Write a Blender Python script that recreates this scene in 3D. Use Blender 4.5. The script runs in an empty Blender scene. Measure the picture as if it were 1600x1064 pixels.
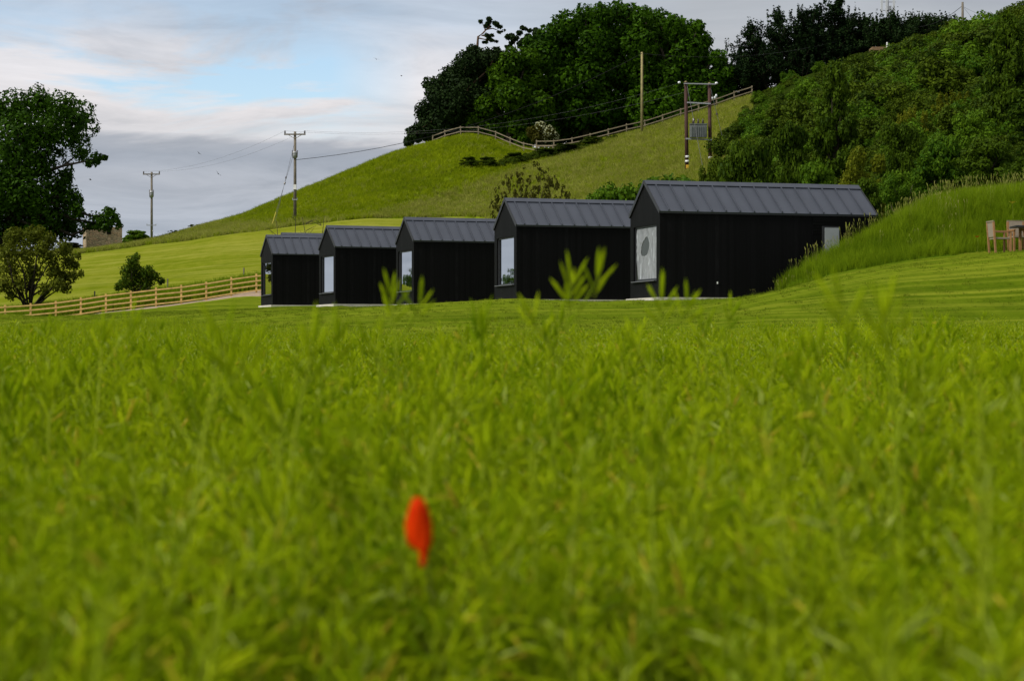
import bpy, math, random
import numpy as np
from mathutils import Vector, Matrix

SC = bpy.context.scene
COL = SC.collection
F = 3111.0            # focal length of the 70 mm lens in units of 1/1600 of the frame width
rng = np.random.default_rng(7)
random.seed(7)

# ------------------------------------------------------------------ helpers
def at(px, py, Y):
    """a point seen in direction (px, py) at distance Y"""
    return Vector(((px-800)/F*Y, Y, (532-py)/F*Y))

def tag(o, label=None, cat=None, group=None, kind=None):
    if label: o['label'] = label
    if cat: o['category'] = cat
    if group: o['group'] = group
    if kind: o['kind'] = kind
    return o

def empty(name, loc=(0, 0, 0), rz=0.0):
    o = bpy.data.objects.new(name, None)
    o.empty_display_size = .3
    o.location = loc
    o.rotation_euler = (0, 0, rz)
    COL.objects.link(o)
    return o

def np_mesh(name, V, Fq, mat=None, smooth=False, nper=4):
    V = np.asarray(V, np.float32).reshape(-1, 3)
    Fq = np.asarray(Fq, np.int32).reshape(-1, nper)
    me = bpy.data.meshes.new(name)
    me.vertices.add(len(V)); me.vertices.foreach_set('co', V.ravel())
    me.loops.add(Fq.size); me.loops.foreach_set('vertex_index', Fq.ravel())
    me.polygons.add(len(Fq))
    me.polygons.foreach_set('loop_start', np.arange(0, Fq.size, nper, dtype=np.int32))
    me.polygons.foreach_set('loop_total', np.full(len(Fq), nper, np.int32))
    if smooth: me.polygons.foreach_set('use_smooth', np.ones(len(Fq), bool))
    me.update(calc_edges=True)
    if mat: me.materials.append(mat)
    return me

def link(name, me, parent=None, loc=None):
    o = bpy.data.objects.new(name, me)
    COL.objects.link(o)
    if parent: o.parent = parent
    if loc is not None: o.location = loc
    return o

class MB:
    """collects shapes and links them as one mesh object"""
    def __init__(s): s.v = []; s.f = []
    def add(s, vs, fs):
        n = len(s.v); s.v += [tuple(v) for v in vs]; s.f += [tuple(i+n for i in f) for f in fs]
    def box(s, c, size, R=None):
        x, y, z = [q/2 for q in size]
        vs = [Vector(p) for p in ((-x,-y,-z),(x,-y,-z),(x,y,-z),(-x,y,-z),(-x,-y,z),(x,-y,z),(x,y,z),(-x,y,z))]
        if R is not None: vs = [R @ v for v in vs]
        c = Vector(c)
        s.add([v+c for v in vs], [(3,2,1,0),(4,5,6,7),(0,1,5,4),(1,2,6,5),(2,3,7,6),(3,0,4,7)])
    def bar(s, a, b, w, h):
        """a square-section bar from a to b"""
        a = Vector(a); b = Vector(b); d = (b-a); L = d.length
        d.normalize(); up = Vector((0, 0, 1))
        if abs(d.dot(up)) > .98: up = Vector((0, 1, 0))
        y = up.cross(d).normalized(); z = d.cross(y)
        s.box((a+b)/2, (L, w, h), Matrix((d, y, z)).transposed())
    def tube(s, pts, rad, n=8, cap=True):
        pts = [Vector(p) for p in pts]
        if not hasattr(rad, '__len__'): rad = [rad]*len(pts)
        rings = []
        for i, p in enumerate(pts):
            d = (pts[min(i+1, len(pts)-1)]-pts[max(i-1, 0)]).normalized()
            u = Vector((0, 0, 1)) if abs(d.z) < .9 else Vector((1, 0, 0))
            a = d.cross(u).normalized(); b = d.cross(a)
            rings.append([p+(a*math.cos(2*math.pi*k/n)+b*math.sin(2*math.pi*k/n))*rad[i] for k in range(n)])
        vs = [v for r in rings for v in r]; fs = []
        for i in range(len(pts)-1):
            for k in range(n):
                fs.append((i*n+k, (i+1)*n+k, (i+1)*n+(k+1) % n, i*n+(k+1) % n))
        if cap:
            fs.append(tuple(range(n))); fs.append(tuple(reversed(range((len(pts)-1)*n, len(pts)*n))))
        s.add(vs, fs)
    def build(s, name, mat, parent=None, smooth=False, loc=None):
        me = bpy.data.meshes.new(name)
        me.from_pydata(s.v, [], s.f)
        if smooth: me.polygons.foreach_set('use_smooth', np.ones(len(me.polygons), bool))
        me.update()
        if mat: me.materials.append(mat)
        return link(name, me, parent, loc)

# ------------------------------------------------------------------ materials
class N:
    def __init__(s, name):
        s.m = bpy.data.materials.new(name); s.m.use_nodes = True
        s.t = s.m.node_tree; s.t.nodes.clear()
        s.out = s.n('ShaderNodeOutputMaterial')
    def n(s, typ, **kw):
        x = s.t.nodes.new(typ)
        for k, v in kw.items(): setattr(x, k, v)
        return x
    def l(s, a, b): s.t.links.new(a, b)
    def val(s, sock, v):
        if hasattr(v, 'bl_idname') or isinstance(v, bpy.types.NodeSocket): s.l(v, sock)
        else: sock.default_value = v
    def coord(s, which='Object', scale=(1, 1, 1), rot=(0, 0, 0)):
        if which == 'World': c = s.n('ShaderNodeNewGeometry').outputs['Position']
        else: c = s.n('ShaderNodeTexCoord').outputs[which]
        mp = s.n('ShaderNodeMapping'); s.l(c, mp.inputs[0])
        mp.inputs['Scale'].default_value = scale; mp.inputs['Rotation'].default_value = rot
        return mp.outputs[0]
    def noise(s, vec, scale, detail=4, rough=.55, dist=0.):
        x = s.n('ShaderNodeTexNoise')
        if vec is not None: s.l(vec, x.inputs['Vector'])
        x.inputs['Scale'].default_value = scale; x.inputs['Detail'].default_value = detail
        x.inputs['Roughness'].default_value = rough; x.inputs['Distortion'].default_value = dist
        return x.outputs['Fac']
    def ramp(s, fac, stops, interp='LINEAR'):
        r = s.n('ShaderNodeValToRGB'); r.color_ramp.interpolation = interp
        e = r.color_ramp.elements
        while len(e) < len(stops): e.new(.5)
        for i, (p, c) in enumerate(stops):
            e[i].position = p; e[i].color = (*c, 1) if len(c) == 3 else c
        s.l(fac, r.inputs[0]); return r.outputs[0]
    def mix(s, fac, a, b, mode='MIX'):
        x = s.n('ShaderNodeMix', data_type='RGBA', blend_type=mode)
        s.val(x.inputs[0], fac)
        for q, v in ((x.inputs[6], a), (x.inputs[7], b)):
            if isinstance(v, tuple): q.default_value = (*v, 1)
            else: s.l(v, q)
        return x.outputs[2]
    def math(s, op, a, b=None, clamp=False):
        x = s.n('ShaderNodeMath', operation=op, use_clamp=clamp)
        s.val(x.inputs[0], a)
        if b is not None: s.val(x.inputs[1], b)
        return x.outputs[0]
    def principled(s, col, rough=.6, spec=.3, metal=0., bump=None, bstr=.3, bdist=.02):
        p = s.n('ShaderNodeBsdfPrincipled')
        if isinstance(col, tuple): p.inputs['Base Color'].default_value = (*col, 1)
        else: s.l(col, p.inputs['Base Color'])
        s.val(p.inputs['Roughness'], rough); p.inputs['Specular IOR Level'].default_value = spec
        p.inputs['Metallic'].default_value = metal
        if bump is not None:
            b = s.n('ShaderNodeBump'); b.inputs['Strength'].default_value = bstr; b.inputs['Distance'].default_value = bdist
            s.l(bump, b.inputs['Height']); s.l(b.outputs[0], p.inputs['Normal'])
        return p.outputs[0]
    def done(s, sh):
        s.l(sh, s.out.inputs[0]); return s.m

def leaf_mat(name, dark, light, trans=.3, rough=.55, var=1.2, alt=None, spec=.04, pale=None):
    """foliage: each leaf its own tint between dark and light, larger drifts of tint over the plant"""
    m = N(name)
    g = m.n('ShaderNodeNewGeometry')
    oi = m.n('ShaderNodeObjectInfo')
    big = m.noise(m.coord('World'), var, 2)
    f = m.math('ADD', m.math('MULTIPLY', g.outputs['Random Per Island'], .6), m.math('MULTIPLY', m.math('SUBTRACT', big, .3), .9))
    f = m.math('ADD', f, m.math('MULTIPLY', m.math('SUBTRACT', oi.outputs['Random'], .5), .3), clamp=True)
    col = m.ramp(f, [(.1, dark), (.85, light)])
    if alt:
        col = m.mix(m.math('GREATER_THAN', g.outputs['Random Per Island'], .955), col, alt)
    if pale:
        col = m.mix(m.math('LESS_THAN', g.outputs['Random Per Island'], .045), col, pale)
    p = m.principled(col, rough, spec)
    t = m.n('ShaderNodeBsdfTranslucent')
    tc = m.mix(.5, col, light)
    m.l(tc, t.inputs[0])
    mx = m.n('ShaderNodeMixShader'); mx.inputs[0].default_value = trans
    m.l(p, mx.inputs[1]); m.l(t.outputs[0], mx.inputs[2])
    return m.done(mx.outputs[0])

def plain(name, col, rough=.6, spec=.3, metal=0., vary=.25, scale=6, bump=0.):
    m = N(name)
    nz = m.noise(m.coord('Object'), scale, 5)
    c = m.ramp(nz, [(.25, tuple(q*(1-vary) for q in col)), (.75, tuple(min(1, q*(1+vary)) for q in col))])
    return m.done(m.principled(c, rough, spec, metal, nz if bump else None, bump))

def grass_ground(name, cols, streak=None, rot=0., big=.08, bscale=9, contrast=1., sscale=(.32, 2.6)):
    """cols: dark, mid, light; streak: (colour, amount) of cut grass lying along one direction"""
    m = N(name)
    w = m.coord('World')
    a = m.noise(w, big, 4, .6)
    b = m.noise(m.coord('World', (1, .35, 1)), bscale*.12, 5, .65)
    c = m.noise(w, bscale, 4, .7)
    f = m.math('ADD', m.math('MULTIPLY', a, .5), m.math('ADD', m.math('MULTIPLY', b, .35), m.math('MULTIPLY', c, .3)))
    col = m.ramp(f, [(.42, cols[0]), (.57, cols[1]), (.72, cols[2])])
    if streak:
        s1 = m.noise(m.coord('World', (*sscale, sscale[1]*.5), (0, 0, rot)), 1.0, 6, .72, .4)
        s2 = m.noise(m.coord('World', (.05, .6, .3), (0, 0, rot)), 1.0, 3, .6)
        k = m.ramp(m.math('ADD', m.math('MULTIPLY', s1, .7), m.math('MULTIPLY', s2, .35)), [(.49, (0, 0, 0)), (.66, (1, 1, 1))])
        col = m.mix(m.math('MULTIPLY', k, streak[1]), col, streak[0])
        d = m.ramp(s1, [(.3, (1, 1, 1)), (.46, (0, 0, 0))])
        col = m.mix(m.math('MULTIPLY', d, .5), col, cols[0])
    return m.done(m.principled(col, .9, .0, 0, c, .6, .06))

M = {}
M['lawn'] = grass_ground('lawn grass', ((.045, .078, .003), (.085, .125, .005), (.13, .17, .01)), ((.21, .235, .02), .7), -.28, .08, 9, 1., (.07, 2.6))
M['field'] = grass_ground('mown field', ((.085, .115, .005), (.13, .16, .008), (.19, .20, .02)), ((.25, .25, .045), .7), -.1, .035, 9, 1., (.10, .5))
M['hill'] = grass_ground('hill grass', ((.075, .12, .003), (.12, .175, .005), (.18, .22, .012)), None, 0, .06, 3)
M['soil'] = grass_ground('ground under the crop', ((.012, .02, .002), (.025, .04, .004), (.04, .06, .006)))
M['bank'] = grass_ground('bank ground', ((.03, .06, .002), (.055, .10, .004), (.08, .13, .006)))
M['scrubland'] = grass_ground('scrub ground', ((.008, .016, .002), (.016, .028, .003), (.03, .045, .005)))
M['path'] = plain('gravel path', (.30, .225, .16), .9, .1, vary=.25, scale=4)

M['tall_grass'] = leaf_mat('tall grass', (.06, .125, .002), (.23, .325, .009), .45, .6, .8)
M['seed_grass'] = leaf_mat('seeding grass', (.18, .24, .02), (.36, .34, .10), .3, .7, .6)
M['hill_tuft'] = leaf_mat('hill grass tufts', (.075, .13, .001), (.28, .34, .006), .35, .7, .2)
M['buff_tuft'] = leaf_mat('buff hill grass tufts', (.165, .19, .012), (.33, .335, .075), .35, .7, .12)
M['lawn_tuft'] = leaf_mat('short lawn grass', (.065, .11, .003), (.16, .20, .012), .35, .7, .25)
M['pod'] = leaf_mat('seed pods', (.13, .24, .0015), (.53, .63, .010), .52, .7, 1.2, (.62, .48, .05), .02, (.54, .62, .14))
M['podstem'] = leaf_mat('crop stems', (.20, .30, .006), (.42, .50, .04), .3, .7, 1.5, None, .02)
M['cropleaf'] = leaf_mat('crop leaves', (.16, .27, .003), (.36, .46, .02), .45, .7, 1.2, None, .02)
M['ash'] = leaf_mat('dark broad leaves', (.006, .021, .001), (.036, .088, .003), .22, .5, .3)
M['syc'] = leaf_mat('fresh broad leaves', (.009, .030, .001), (.048, .115, .003), .26, .5, .25)
M['syc2'] = leaf_mat('mid broad leaves', (.012, .038, .001), (.066, .138, .004), .26, .5, .25)
M['pine'] = leaf_mat('pine needles', (.008, .018, .004), (.022, .042, .009), .1, .6, .3)
M['conifer'] = leaf_mat('conifer sprays', (.004, .012, .003), (.016, .034, .007), .1, .6, .3)
M['scrub'] = leaf_mat('scrub leaves', (.014, .036, .002), (.068, .115, .005), .3, .55, .4)
M['bright'] = leaf_mat('bright scrub leaves', (.025, .070, .003), (.10, .18, .008), .3, .55, .5)
M['yellow'] = leaf_mat('yellow green leaves', (.06, .085, .003), (.20, .22, .014), .35, .55, .5)
M['olive'] = leaf_mat('olive leaves', (.03, .036, .004), (.09, .085, .012), .3, .55, .5)
M['thorn'] = leaf_mat('thorn leaves', (.028, .045, .003), (.11, .13, .010), .3, .55, .5)
M['gorse'] = leaf_mat('gorse sprays', (.012, .030, .002), (.070, .106, .005), .2, .6, .2)
M['bark'] = plain('bark', (.06, .05, .035), .9, .1, vary=.5, scale=5)
M['darkbark'] = plain('dark bark', (.03, .025, .018), .9, .1, vary=.5, scale=5)
M['redbark'] = plain('pine bark', (.09, .055, .035), .9, .1, vary=.5, scale=5)
M['blossom'] = leaf_mat('creamy blossom', (.30, .32, .16), (.55, .57, .36), .3, .6, 1.)

M['grey_pole'] = plain('weathered pole', (.16, .14, .11), .85, .15, vary=.3, scale=3)
M['tan_pole'] = plain('pale pole', (.26, .22, .10), .85, .15, vary=.3, scale=3)
M['red_pole'] = plain('creosoted pole', (.05, .022, .016), .7, .25, vary=.4, scale=3)
M['galv'] = plain('galvanised steel', (.30, .31, .32), .5, .5, .3, vary=.2, scale=8)
M['tank'] = plain('transformer paint', (.13, .145, .14), .6, .3, vary=.25, scale=5)
M['insul'] = plain('brown porcelain', (.05, .035, .03), .3, .5)
M['whiteins'] = plain('white porcelain', (.75, .77, .78), .4, .5, vary=.05)
M['whitepaint'] = plain('white band', (.75, .75, .72), .7, .3, vary=.1)
M['yellowpaint'] = plain('yellow plate', (.65, .38, .03), .6, .3, vary=.1)
M['yellowguard'] = plain('yellow stay guard', (.40, .33, .03), .6, .3, vary=.1)
M['wire'] = plain('wire', (.08, .08, .085), .6, .4)
M['cable'] = plain('black cable', (.012, .012, .013), .6, .3)
M['newwood'] = plain('new fence timber', (.52, .35, .12), .8, .15, vary=.28, scale=4)
M['oldwood'] = plain('weathered fence timber', (.21, .175, .115), .85, .1, vary=.3, scale=4)
M['teak'] = plain('teak', (.30, .155, .065), .65, .3, vary=.25, scale=9)
M['weave'] = plain('woven cord', (.26, .22, .165), .85, .15, vary=.25, scale=60)
M['tabletop'] = plain('dark table top', (.02, .022, .028), .45, .4)
M['petal'] = leaf_mat('poppy petal', (.55, .012, .001), (.92, .075, .002), .4, .6, 60.)
M['petal2'] = plain('small poppy petal', (.75, .07, .008), .6, .2, vary=.1, scale=25)
M['polystem'] = plain('poppy stem', (.22, .27, .03), .6, .2)
M['bird'] = plain('dark feathers', (.03, .028, .027), .8, .1)
M['concrete'] = plain('pale concrete', (.52, .49, .43), .9, .1, vary=.15, scale=3)
M['shedwall'] = plain('shed boards', (.20, .13, .07), .85, .1)
M['shedroof'] = plain('grey shed roof', (.28, .28, .28), .7, .2)
M['antenna'] = plain('antenna housing', (.55, .57, .58), .5, .3, vary=.08)

# black boards: narrow vertical boards, each its own faint tone, a fine groove between
def board_mat(name, horizontal=False):
    m = N(name)
    tc = m.n('ShaderNodeTexCoord'); sp = m.n('ShaderNodeSeparateXYZ'); m.l(tc.outputs['Object'], sp.inputs[0])
    s = sp.outputs[2] if horizontal else m.math('ADD', sp.outputs[0], sp.outputs[1])
    s = m.math('DIVIDE', s, .1 if horizontal else .125)
    cell = m.math('FLOOR', s); fr = m.math('FRACT', s)
    wn = m.n('ShaderNodeTexWhiteNoise', noise_dimensions='1D'); m.l(cell, wn.inputs['W'])
    grain = m.noise(m.coord('Object', (14, 14, 1.2) if not horizontal else (1.2, 14, 14)), 2., 5, .7)
    f = m.math('ADD', m.math('MULTIPLY', wn.outputs[0], .5), m.math('MULTIPLY', grain, .5))
    col = m.ramp(f, [(.25, (.0015, .0016, .0018)), (.7, (.0030, .0030, .0034)), (.9, (.013, .013, .0138))])
    gr = m.math('GREATER_THAN', fr, .1)
    h = m.math('ADD', m.math('MULTIPLY', gr, 1.), m.math('MULTIPLY', grain, .3))
    return m.done(m.principled(col, .65, .10, 0, h, .8, .012))
M['boards'] = board_mat('black vertical boards')
M['louvre'] = board_mat('black horizontal boards', True)

def roof_mat():
    m = N('grey standing seam metal')
    w = m.noise(m.coord('Object', (1.2, .4, .4)), 1.6, 4)
    c = m.ramp(w, [(.3, (.041, .047, .062)), (.7, (.051, .058, .076))])
    fine = m.noise(m.coord('Object'), 60, 3)
    r = m.math('ADD', .42, m.math('MULTIPLY', fine, .15))
    return m.done(m.principled(c, r, .45, 0., w, .15, .01))
M['roof'] = roof_mat()
M['trim'] = plain('dark metal trim', (.022, .023, .027), .5, .35, vary=.1)
M['frame'] = plain('charcoal window frame', (.02, .021, .024), .45, .4, vary=.1)
M['sill'] = plain('grey sill', (.13, .135, .15), .4, .5, vary=.1)

def glass_mat(name, k, body):
    m = N(name)
    g = m.n('ShaderNodeBsdfGlossy'); g.inputs['Roughness'].default_value = .015
    g.inputs['Color'].default_value = (.74, .76, .78, 1)
    d = m.n('ShaderNodeBsdfDiffuse'); d.inputs['Color'].default_value = (*body, 1)
    b = m.n('ShaderNodeBump'); b.inputs['Strength'].default_value = .05; b.inputs['Distance'].default_value = .02
    m.l(m.noise(m.coord('Object'), 1.1, 2), b.inputs['Height']); m.l(b.outputs[0], g.inputs['Normal'])
    mx = m.n('ShaderNodeMixShader'); mx.inputs[0].default_value = k
    m.l(d.outputs[0], mx.inputs[1]); m.l(g.outputs[0], mx.inputs[2])
    return m.done(mx.outputs[0])
M['glass'] = glass_mat('coated window glass', .9, (.012, .013, .014))
M['dim_painted_glass'] = glass_mat('opaque glass with dim room painted in', .12, (.05, .056, .046))  # opaque pane; the unlit room behind is put into its body colour
def film_mat():
    m = N('crinkled protective film')
    n1 = m.noise(m.coord('Object', (1, 1.2, .7)), 2.4, 4, .6, .8)
    n2 = m.noise(m.coord('Object', (1, 5, 1.2), (.6, 0, 0)), 1.6, 3, .6, .5)
    c = m.ramp(n1, [(.3, (.16, .168, .178)), (.7, (.26, .27, .285))])
    c = m.mix(m.ramp(n2, [(.56, (0, 0, 0)), (.7, (1, 1, 1))]), c, (.46, .49, .52))
    return m.done(m.principled(c, .35, .5, 0, n1, .5, .05))
M['film'] = film_mat()

def stone_mat():
    m = N('rubble stone')
    v = m.coord('Object', (1, 1, 1.9))
    b = m.n('ShaderNodeTexVoronoi'); m.l(v, b.inputs['Vector']); b.inputs['Scale'].default_value = 2.6
    e = m.n('ShaderNodeTexVoronoi', feature='DISTANCE_TO_EDGE'); m.l(v, e.inputs['Vector']); e.inputs['Scale'].default_value = 2.6
    sp = m.n('ShaderNodeSeparateColor'); m.l(b.outputs['Color'], sp.inputs[0])
    c = m.ramp(sp.outputs[0], [(0, (.30, .235, .15)), (.5, (.46, .37, .25)), (1, (.52, .34, .22))])
    c = m.mix(m.ramp(e.outputs['Distance'], [(.01, (1, 1, 1)), (.07, (0, 0, 0))]), c, (.15, .12, .09))
    return m.done(m.principled(c, .9, .1, 0, e.outputs['Distance'], .6, .1))
M['stone'] = stone_mat()

# ------------------------------------------------------------------ terrain
# rows: distance -> ground height along directions (px); heights in metres above the camera's eye
def zrow(pairs): return [(p, z) for p, z in pairs]
def yrow(Y, pairs): return [(p, (532-y)/F*Y) for p, y in pairs]
ROWS = {
    -20: zrow([(800, -1.45)]),
    3: zrow([(800, -1.34)]),
    10: zrow([(0, -1.2), (800, -1.2), (1600, -1.17)]),
    20: zrow([(0, -.98), (800, -.96), (1600, -.9)]),
    30: zrow([(0, -.8), (800, -.72), (1600, -.6)]),
    38: zrow([(0, -.62), (800, -.5), (1200, -.42), (1600, -.32)]),
    45: zrow([(0, -.5), (200, -.45), (400, -.2), (600, .12), (800, .22), (1000, .28), (1100, .44), (1200, .58), (1400, .66), (1600, .70), (2000, .85)]),
    52: zrow([(-400, -.4), (0, -.38), (200, -.2), (400, .28), (600, .5), (800, .6), (1000, .62), (1100, .76), (1200, 1.12), (1300, 1.45), (1400, 1.75), (1600, 2.02), (2000, 2.4)]),
    60: zrow([(-400, -.3), (0, -.25), (200, .1), (400, .6), (600, 1.0), (800, 1.18), (985, 1.25), (1100, 1.25), (1180, 1.31), (1236, 1.62), (1293, 1.95), (1349, 2.16), (1420, 2.37), (1490, 2.51), (1555, 2.62), (1600, 2.68), (2000, 3.0)]),
    62: zrow([(-400, -.27), (0, -.22), (200, .16), (400, .69), (600, 1.07), (800, 1.27), (985, 1.32), (1180, 1.34), (1236, 1.75), (1293, 2.25), (1349, 2.6), (1420, 3.0), (1490, 2.95), (1535, 2.74), (1560, 2.72), (1600, 2.78), (2000, 3.3)]),
    63.2: zrow([(-400, -.25), (0, -.2), (200, .2), (400, .75), (600, 1.12), (800, 1.33), (985, 1.36), (1180, 1.36), (1200, 1.5), (1265, 2.12), (1315, 2.75), (1372, 3.25), (1420, 3.75), (1462, 3.7), (1518, 3.3), (1560, 3.05), (1600, 3.1), (2000, 3.9)]),
    66.: zrow([(-400, -.2), (0, -.15), (200, .32), (400, .85), (600, 1.08), (800, 1.27), (985, 1.33), (1180, 1.38), (1230, 1.55), (1300, 2.4), (1372, 3.3), (1420, 4.1), (1462, 4.4), (1518, 4.55), (1600, 4.6), (2000, 5.0)]),
    70: zrow([(-400, -.15), (0, -.05), (200, .5), (400, 1.0), (600, 1.17), (772, 1.33), (985, 1.34), (1180, 1.4), (1250, 1.6), (1300, 2.1), (1372, 3.2), (1462, 4.6), (1600, 5.0), (2000, 5.5)]),
    77: zrow([(-400, .2), (0, .62), (200, .85), (400, 1.12), (600, 1.31), (800, 1.38), (1180, 1.5), (1300, 2.6), (1372, 3.6), (1600, 5.6), (2000, 6.5)]),
    90: zrow([(-400, .6), (0, .95), (200, 1.2), (400, 1.42), (600, 1.48), (800, 1.6), (1000, 1.9), (1180, 2.6), (1372, 5.2), (1600, 7.8), (2000, 9.5)]),
    102: zrow([(-400, 1.2), (0, 1.32), (45, 1.27), (85, 1.0), (200, 1.42), (400, 1.68), (600, 1.75), (800, 2.0), (1000, 2.8), (1180, 4.0), (1372, 7.4), (1600, 10.2), (2000, 12.5)]),
    118: zrow([(-400, .5), (0, .95), (72, 1.1), (245, 1.93), (400, 2.62), (600, 3.0), (800, 3.4), (1000, 4.8), (1180, 6), (1372, 10.5), (1600, 13.5), (2000, 16)]),
    126: zrow([(-400, .3), (0, .9), (72, 1.2), (245, 2.1), (400, 3.08), (600, 3.5), (800, 4.1), (1000, 5.6), (1180, 7.2), (1372, 12), (1600, 15.3), (2000, 18)]),
    135: zrow([(-400, .8), (0, 1.7), (72, 2.1), (245, 3.0), (400, 3.95), (600, 4.5), (800, 5.1), (1000, 7), (1180, 9), (1372, 14), (1600, 17.5), (2000, 21)]),
    160: zrow([(-400, 3.2), (0, 4.5), (200, 5.4), (400, 6.4), (600, 6.8), (800, 8), (1000, 9.6), (1180, 12.6), (1372, 20), (1600, 24.5), (2000, 29)]),
    200: yrow(200, [(-400, 425), (0, 402), (130, 396), (237, 381), (320, 369), (395, 359), (480, 345), (560, 334), (700, 333), (800, 322), (900, 300), (1000, 278), (1080, 262), (1180, 205), (1372, 115), (1600, 45), (2000, -40)]),
    218: yrow(218, [(-400, 430), (0, 402), (130, 398), (190, 392), (237, 383), (300, 368), (400, 344), (460, 324), (560, 296), (640, 274), (700, 262), (760, 268), (800, 274), (870, 258), (1000, 236), (1080, 218), (1180, 178), (1372, 92), (1480, 70), (1600, 36), (2000, -50)]),
    236: yrow(236, [(-400, 430), (0, 401), (130, 397), (190, 391), (237, 381), (300, 361), (400, 333), (460, 304), (500, 289), (560, 265), (600, 248), (640, 237), (700, 219), (735, 211), (780, 224), (830, 242), (870, 240), (940, 224), (1000, 207), (1080, 183), (1180, 152), (1300, 104), (1372, 88), (1480, 57), (1600, 26), (2000, -70)]),
    252: yrow(252, [(-400, 428), (0, 397), (160, 391), (237, 378), (300, 366), (400, 345), (460, 318), (560, 270), (640, 247), (735, 226), (800, 240), (870, 244), (1000, 216), (1080, 192), (1180, 160), (1372, 92), (1480, 60), (1600, 25), (2000, -60)]),
    300: zrow([(-400, 8), (160, 9), (300, 10), (640, 19), (1000, 22), (1372, 32), (1600, 37), (2000, 45)]),
    420: zrow([(-400, -2), (300, 2), (1000, 10), (1600, 18), (2000, 22)]),
    900: zrow([(800, -25)]), 4000: zrow([(800, -90)]),
}
for k_ in ROWS:
    if k_ >= 100 and len(ROWS[k_]) > 1: ROWS[k_] += [(-900, .4), (-3000, -2)]
PX = np.arange(-3200, 4801, 20.)
YK = np.array(sorted(ROWS), float)
ZT = np.array([np.interp(PX, *np.array(sorted(ROWS[k])).T) for k in sorted(ROWS)])
# soften the kinks between directions
ker = np.array([1, 3, 4, 3, 1.]); ker /= ker.sum()
ZT = np.array([np.convolve(np.pad(r, 2, 'edge'), ker, 'valid') for r in ZT])
def _pchip(x, y, xs):
    h = np.diff(x)[:, None]; d = np.diff(y, axis=0)/h
    m = np.zeros_like(y)
    w1 = 2*h[1:]+h[:-1]; w2 = h[1:]+2*h[:-1]
    same = d[1:]*d[:-1] > 0
    with np.errstate(divide='ignore', invalid='ignore'):
        hm = (w1+w2)/(w1/d[:-1]+w2/d[1:])
    m[1:-1] = np.where(same, hm, 0); m[0] = d[0]; m[-1] = d[-1]
    i = np.clip(np.searchsorted(x, xs)-1, 0, len(x)-2)
    hh = h[i]; t = ((xs-x[i])[:, None])/hh
    return (2*t**3-3*t**2+1)*y[i]+(t**3-2*t**2+t)*hh*m[i]+(-2*t**3+3*t**2)*y[i+1]+(t**3-t**2)*hh*m[i+1]
YD = np.unique(np.concatenate([np.linspace(-20, 40, 120), np.linspace(40, 140, 400), np.linspace(140, 300, 300), np.geomspace(300, 4000, 80)]))
ZD = _pchip(YK, ZT, YD)

_dirs = [(rng.uniform(0, 6.28), rng.uniform(0, 6.28), k) for k in (.35, .5, .8, 1.3, 2.1) for _ in range(3)]
def rough(X, Y):
    r = 0
    for a, p, k in _dirs: r = r+np.sin((X*math.cos(a)+Y*math.sin(a))*k+p)/k
    return r*.1

CABINS = []   # (corner, theta, L, W, base)
def H(X, Y, carve=True):
    X = np.asarray(X, float); Y = np.asarray(Y, float)
    px = 800+F*X/np.maximum(Y, 25)
    fi = np.clip((px-PX[0])/20, 0, len(PX)-1.001); i = fi.astype(int); fi = fi-i
    j = np.clip(np.searchsorted(YD, Y)-1, 0, len(YD)-2); fj = np.clip((Y-YD[j])/(YD[j+1]-YD[j]), 0, 1)
    z = (ZD[j, i]*(1-fi)+ZD[j, i+1]*fi)*(1-fj)+(ZD[j+1, i]*(1-fi)+ZD[j+1, i+1]*fi)*fj
    amp = np.interp(Y, [0, 40, 60, 110, 130, 200, 240, 300], [.03, .05, .05, .08, .14, .16, .16, .5])
    z = z+rough(X, Y)*amp
    if carve:
        for (c, th, L, W, base) in CABINS:
            dx = X-c.x; dy = Y-c.y
            u = dx*math.cos(th)+dy*math.sin(th); v = -dx*math.sin(th)+dy*math.cos(th)
            e = np.maximum(np.maximum(-u, u-L), np.maximum(-v, v-W))     # <0 inside
            w = np.clip((-.15-e)/.2, 0, 1)
            z = z*(1-w)+(base-.35)*w
            # lawn meets the foundation along the near sides
            near = np.clip(1-np.maximum(e-.6, 0)/4.0, 0, 1)*np.where(u < L*.52, 1, 0)
            near = near*near*(3-2*near)*(e > -.2)
            z = z*(1-near)+(base-.12-.05*np.maximum(e, 0)+.025*np.sin(X*2.1)+.02*np.sin(X*5.3+Y*3))*near
    return z
def G(px, Y):
    X = (px-800)/F*Y
    return Vector((X, Y, float(H(X, Y))))

# ------------------------------------------------------------------ cabins: positions first, the ground needs them
WC = 2.8; WALL = 2.7; RISE = 1.02; LC = 7.5
def corner(px, pf, py, d):
    """near front corner in direction px at distance d, turned so that the far front corner falls in direction pf"""
    c = at(px, py, d)
    best = min((abs(800+F*(c.x-WC*math.sin(t))/(c.y+WC*math.cos(t))-pf), t) for t in np.linspace(.1, .6, 400))
    return c, best[1]
specs = [(1031, 985, 464.5, 63.0), (807, 772.5, 467.5, 73.0), (646.5, 619, 474.5, 85.7), (524, 498.7, 475, 94.4), (426, 407.8, 476.5, 106.), (449, 432, 462, 118.)]
for px, pf, py, d in specs:
    c, th = corner(px, pf, py, d)
    CABINS.append((c, th, LC, WC, c.z))

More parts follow.
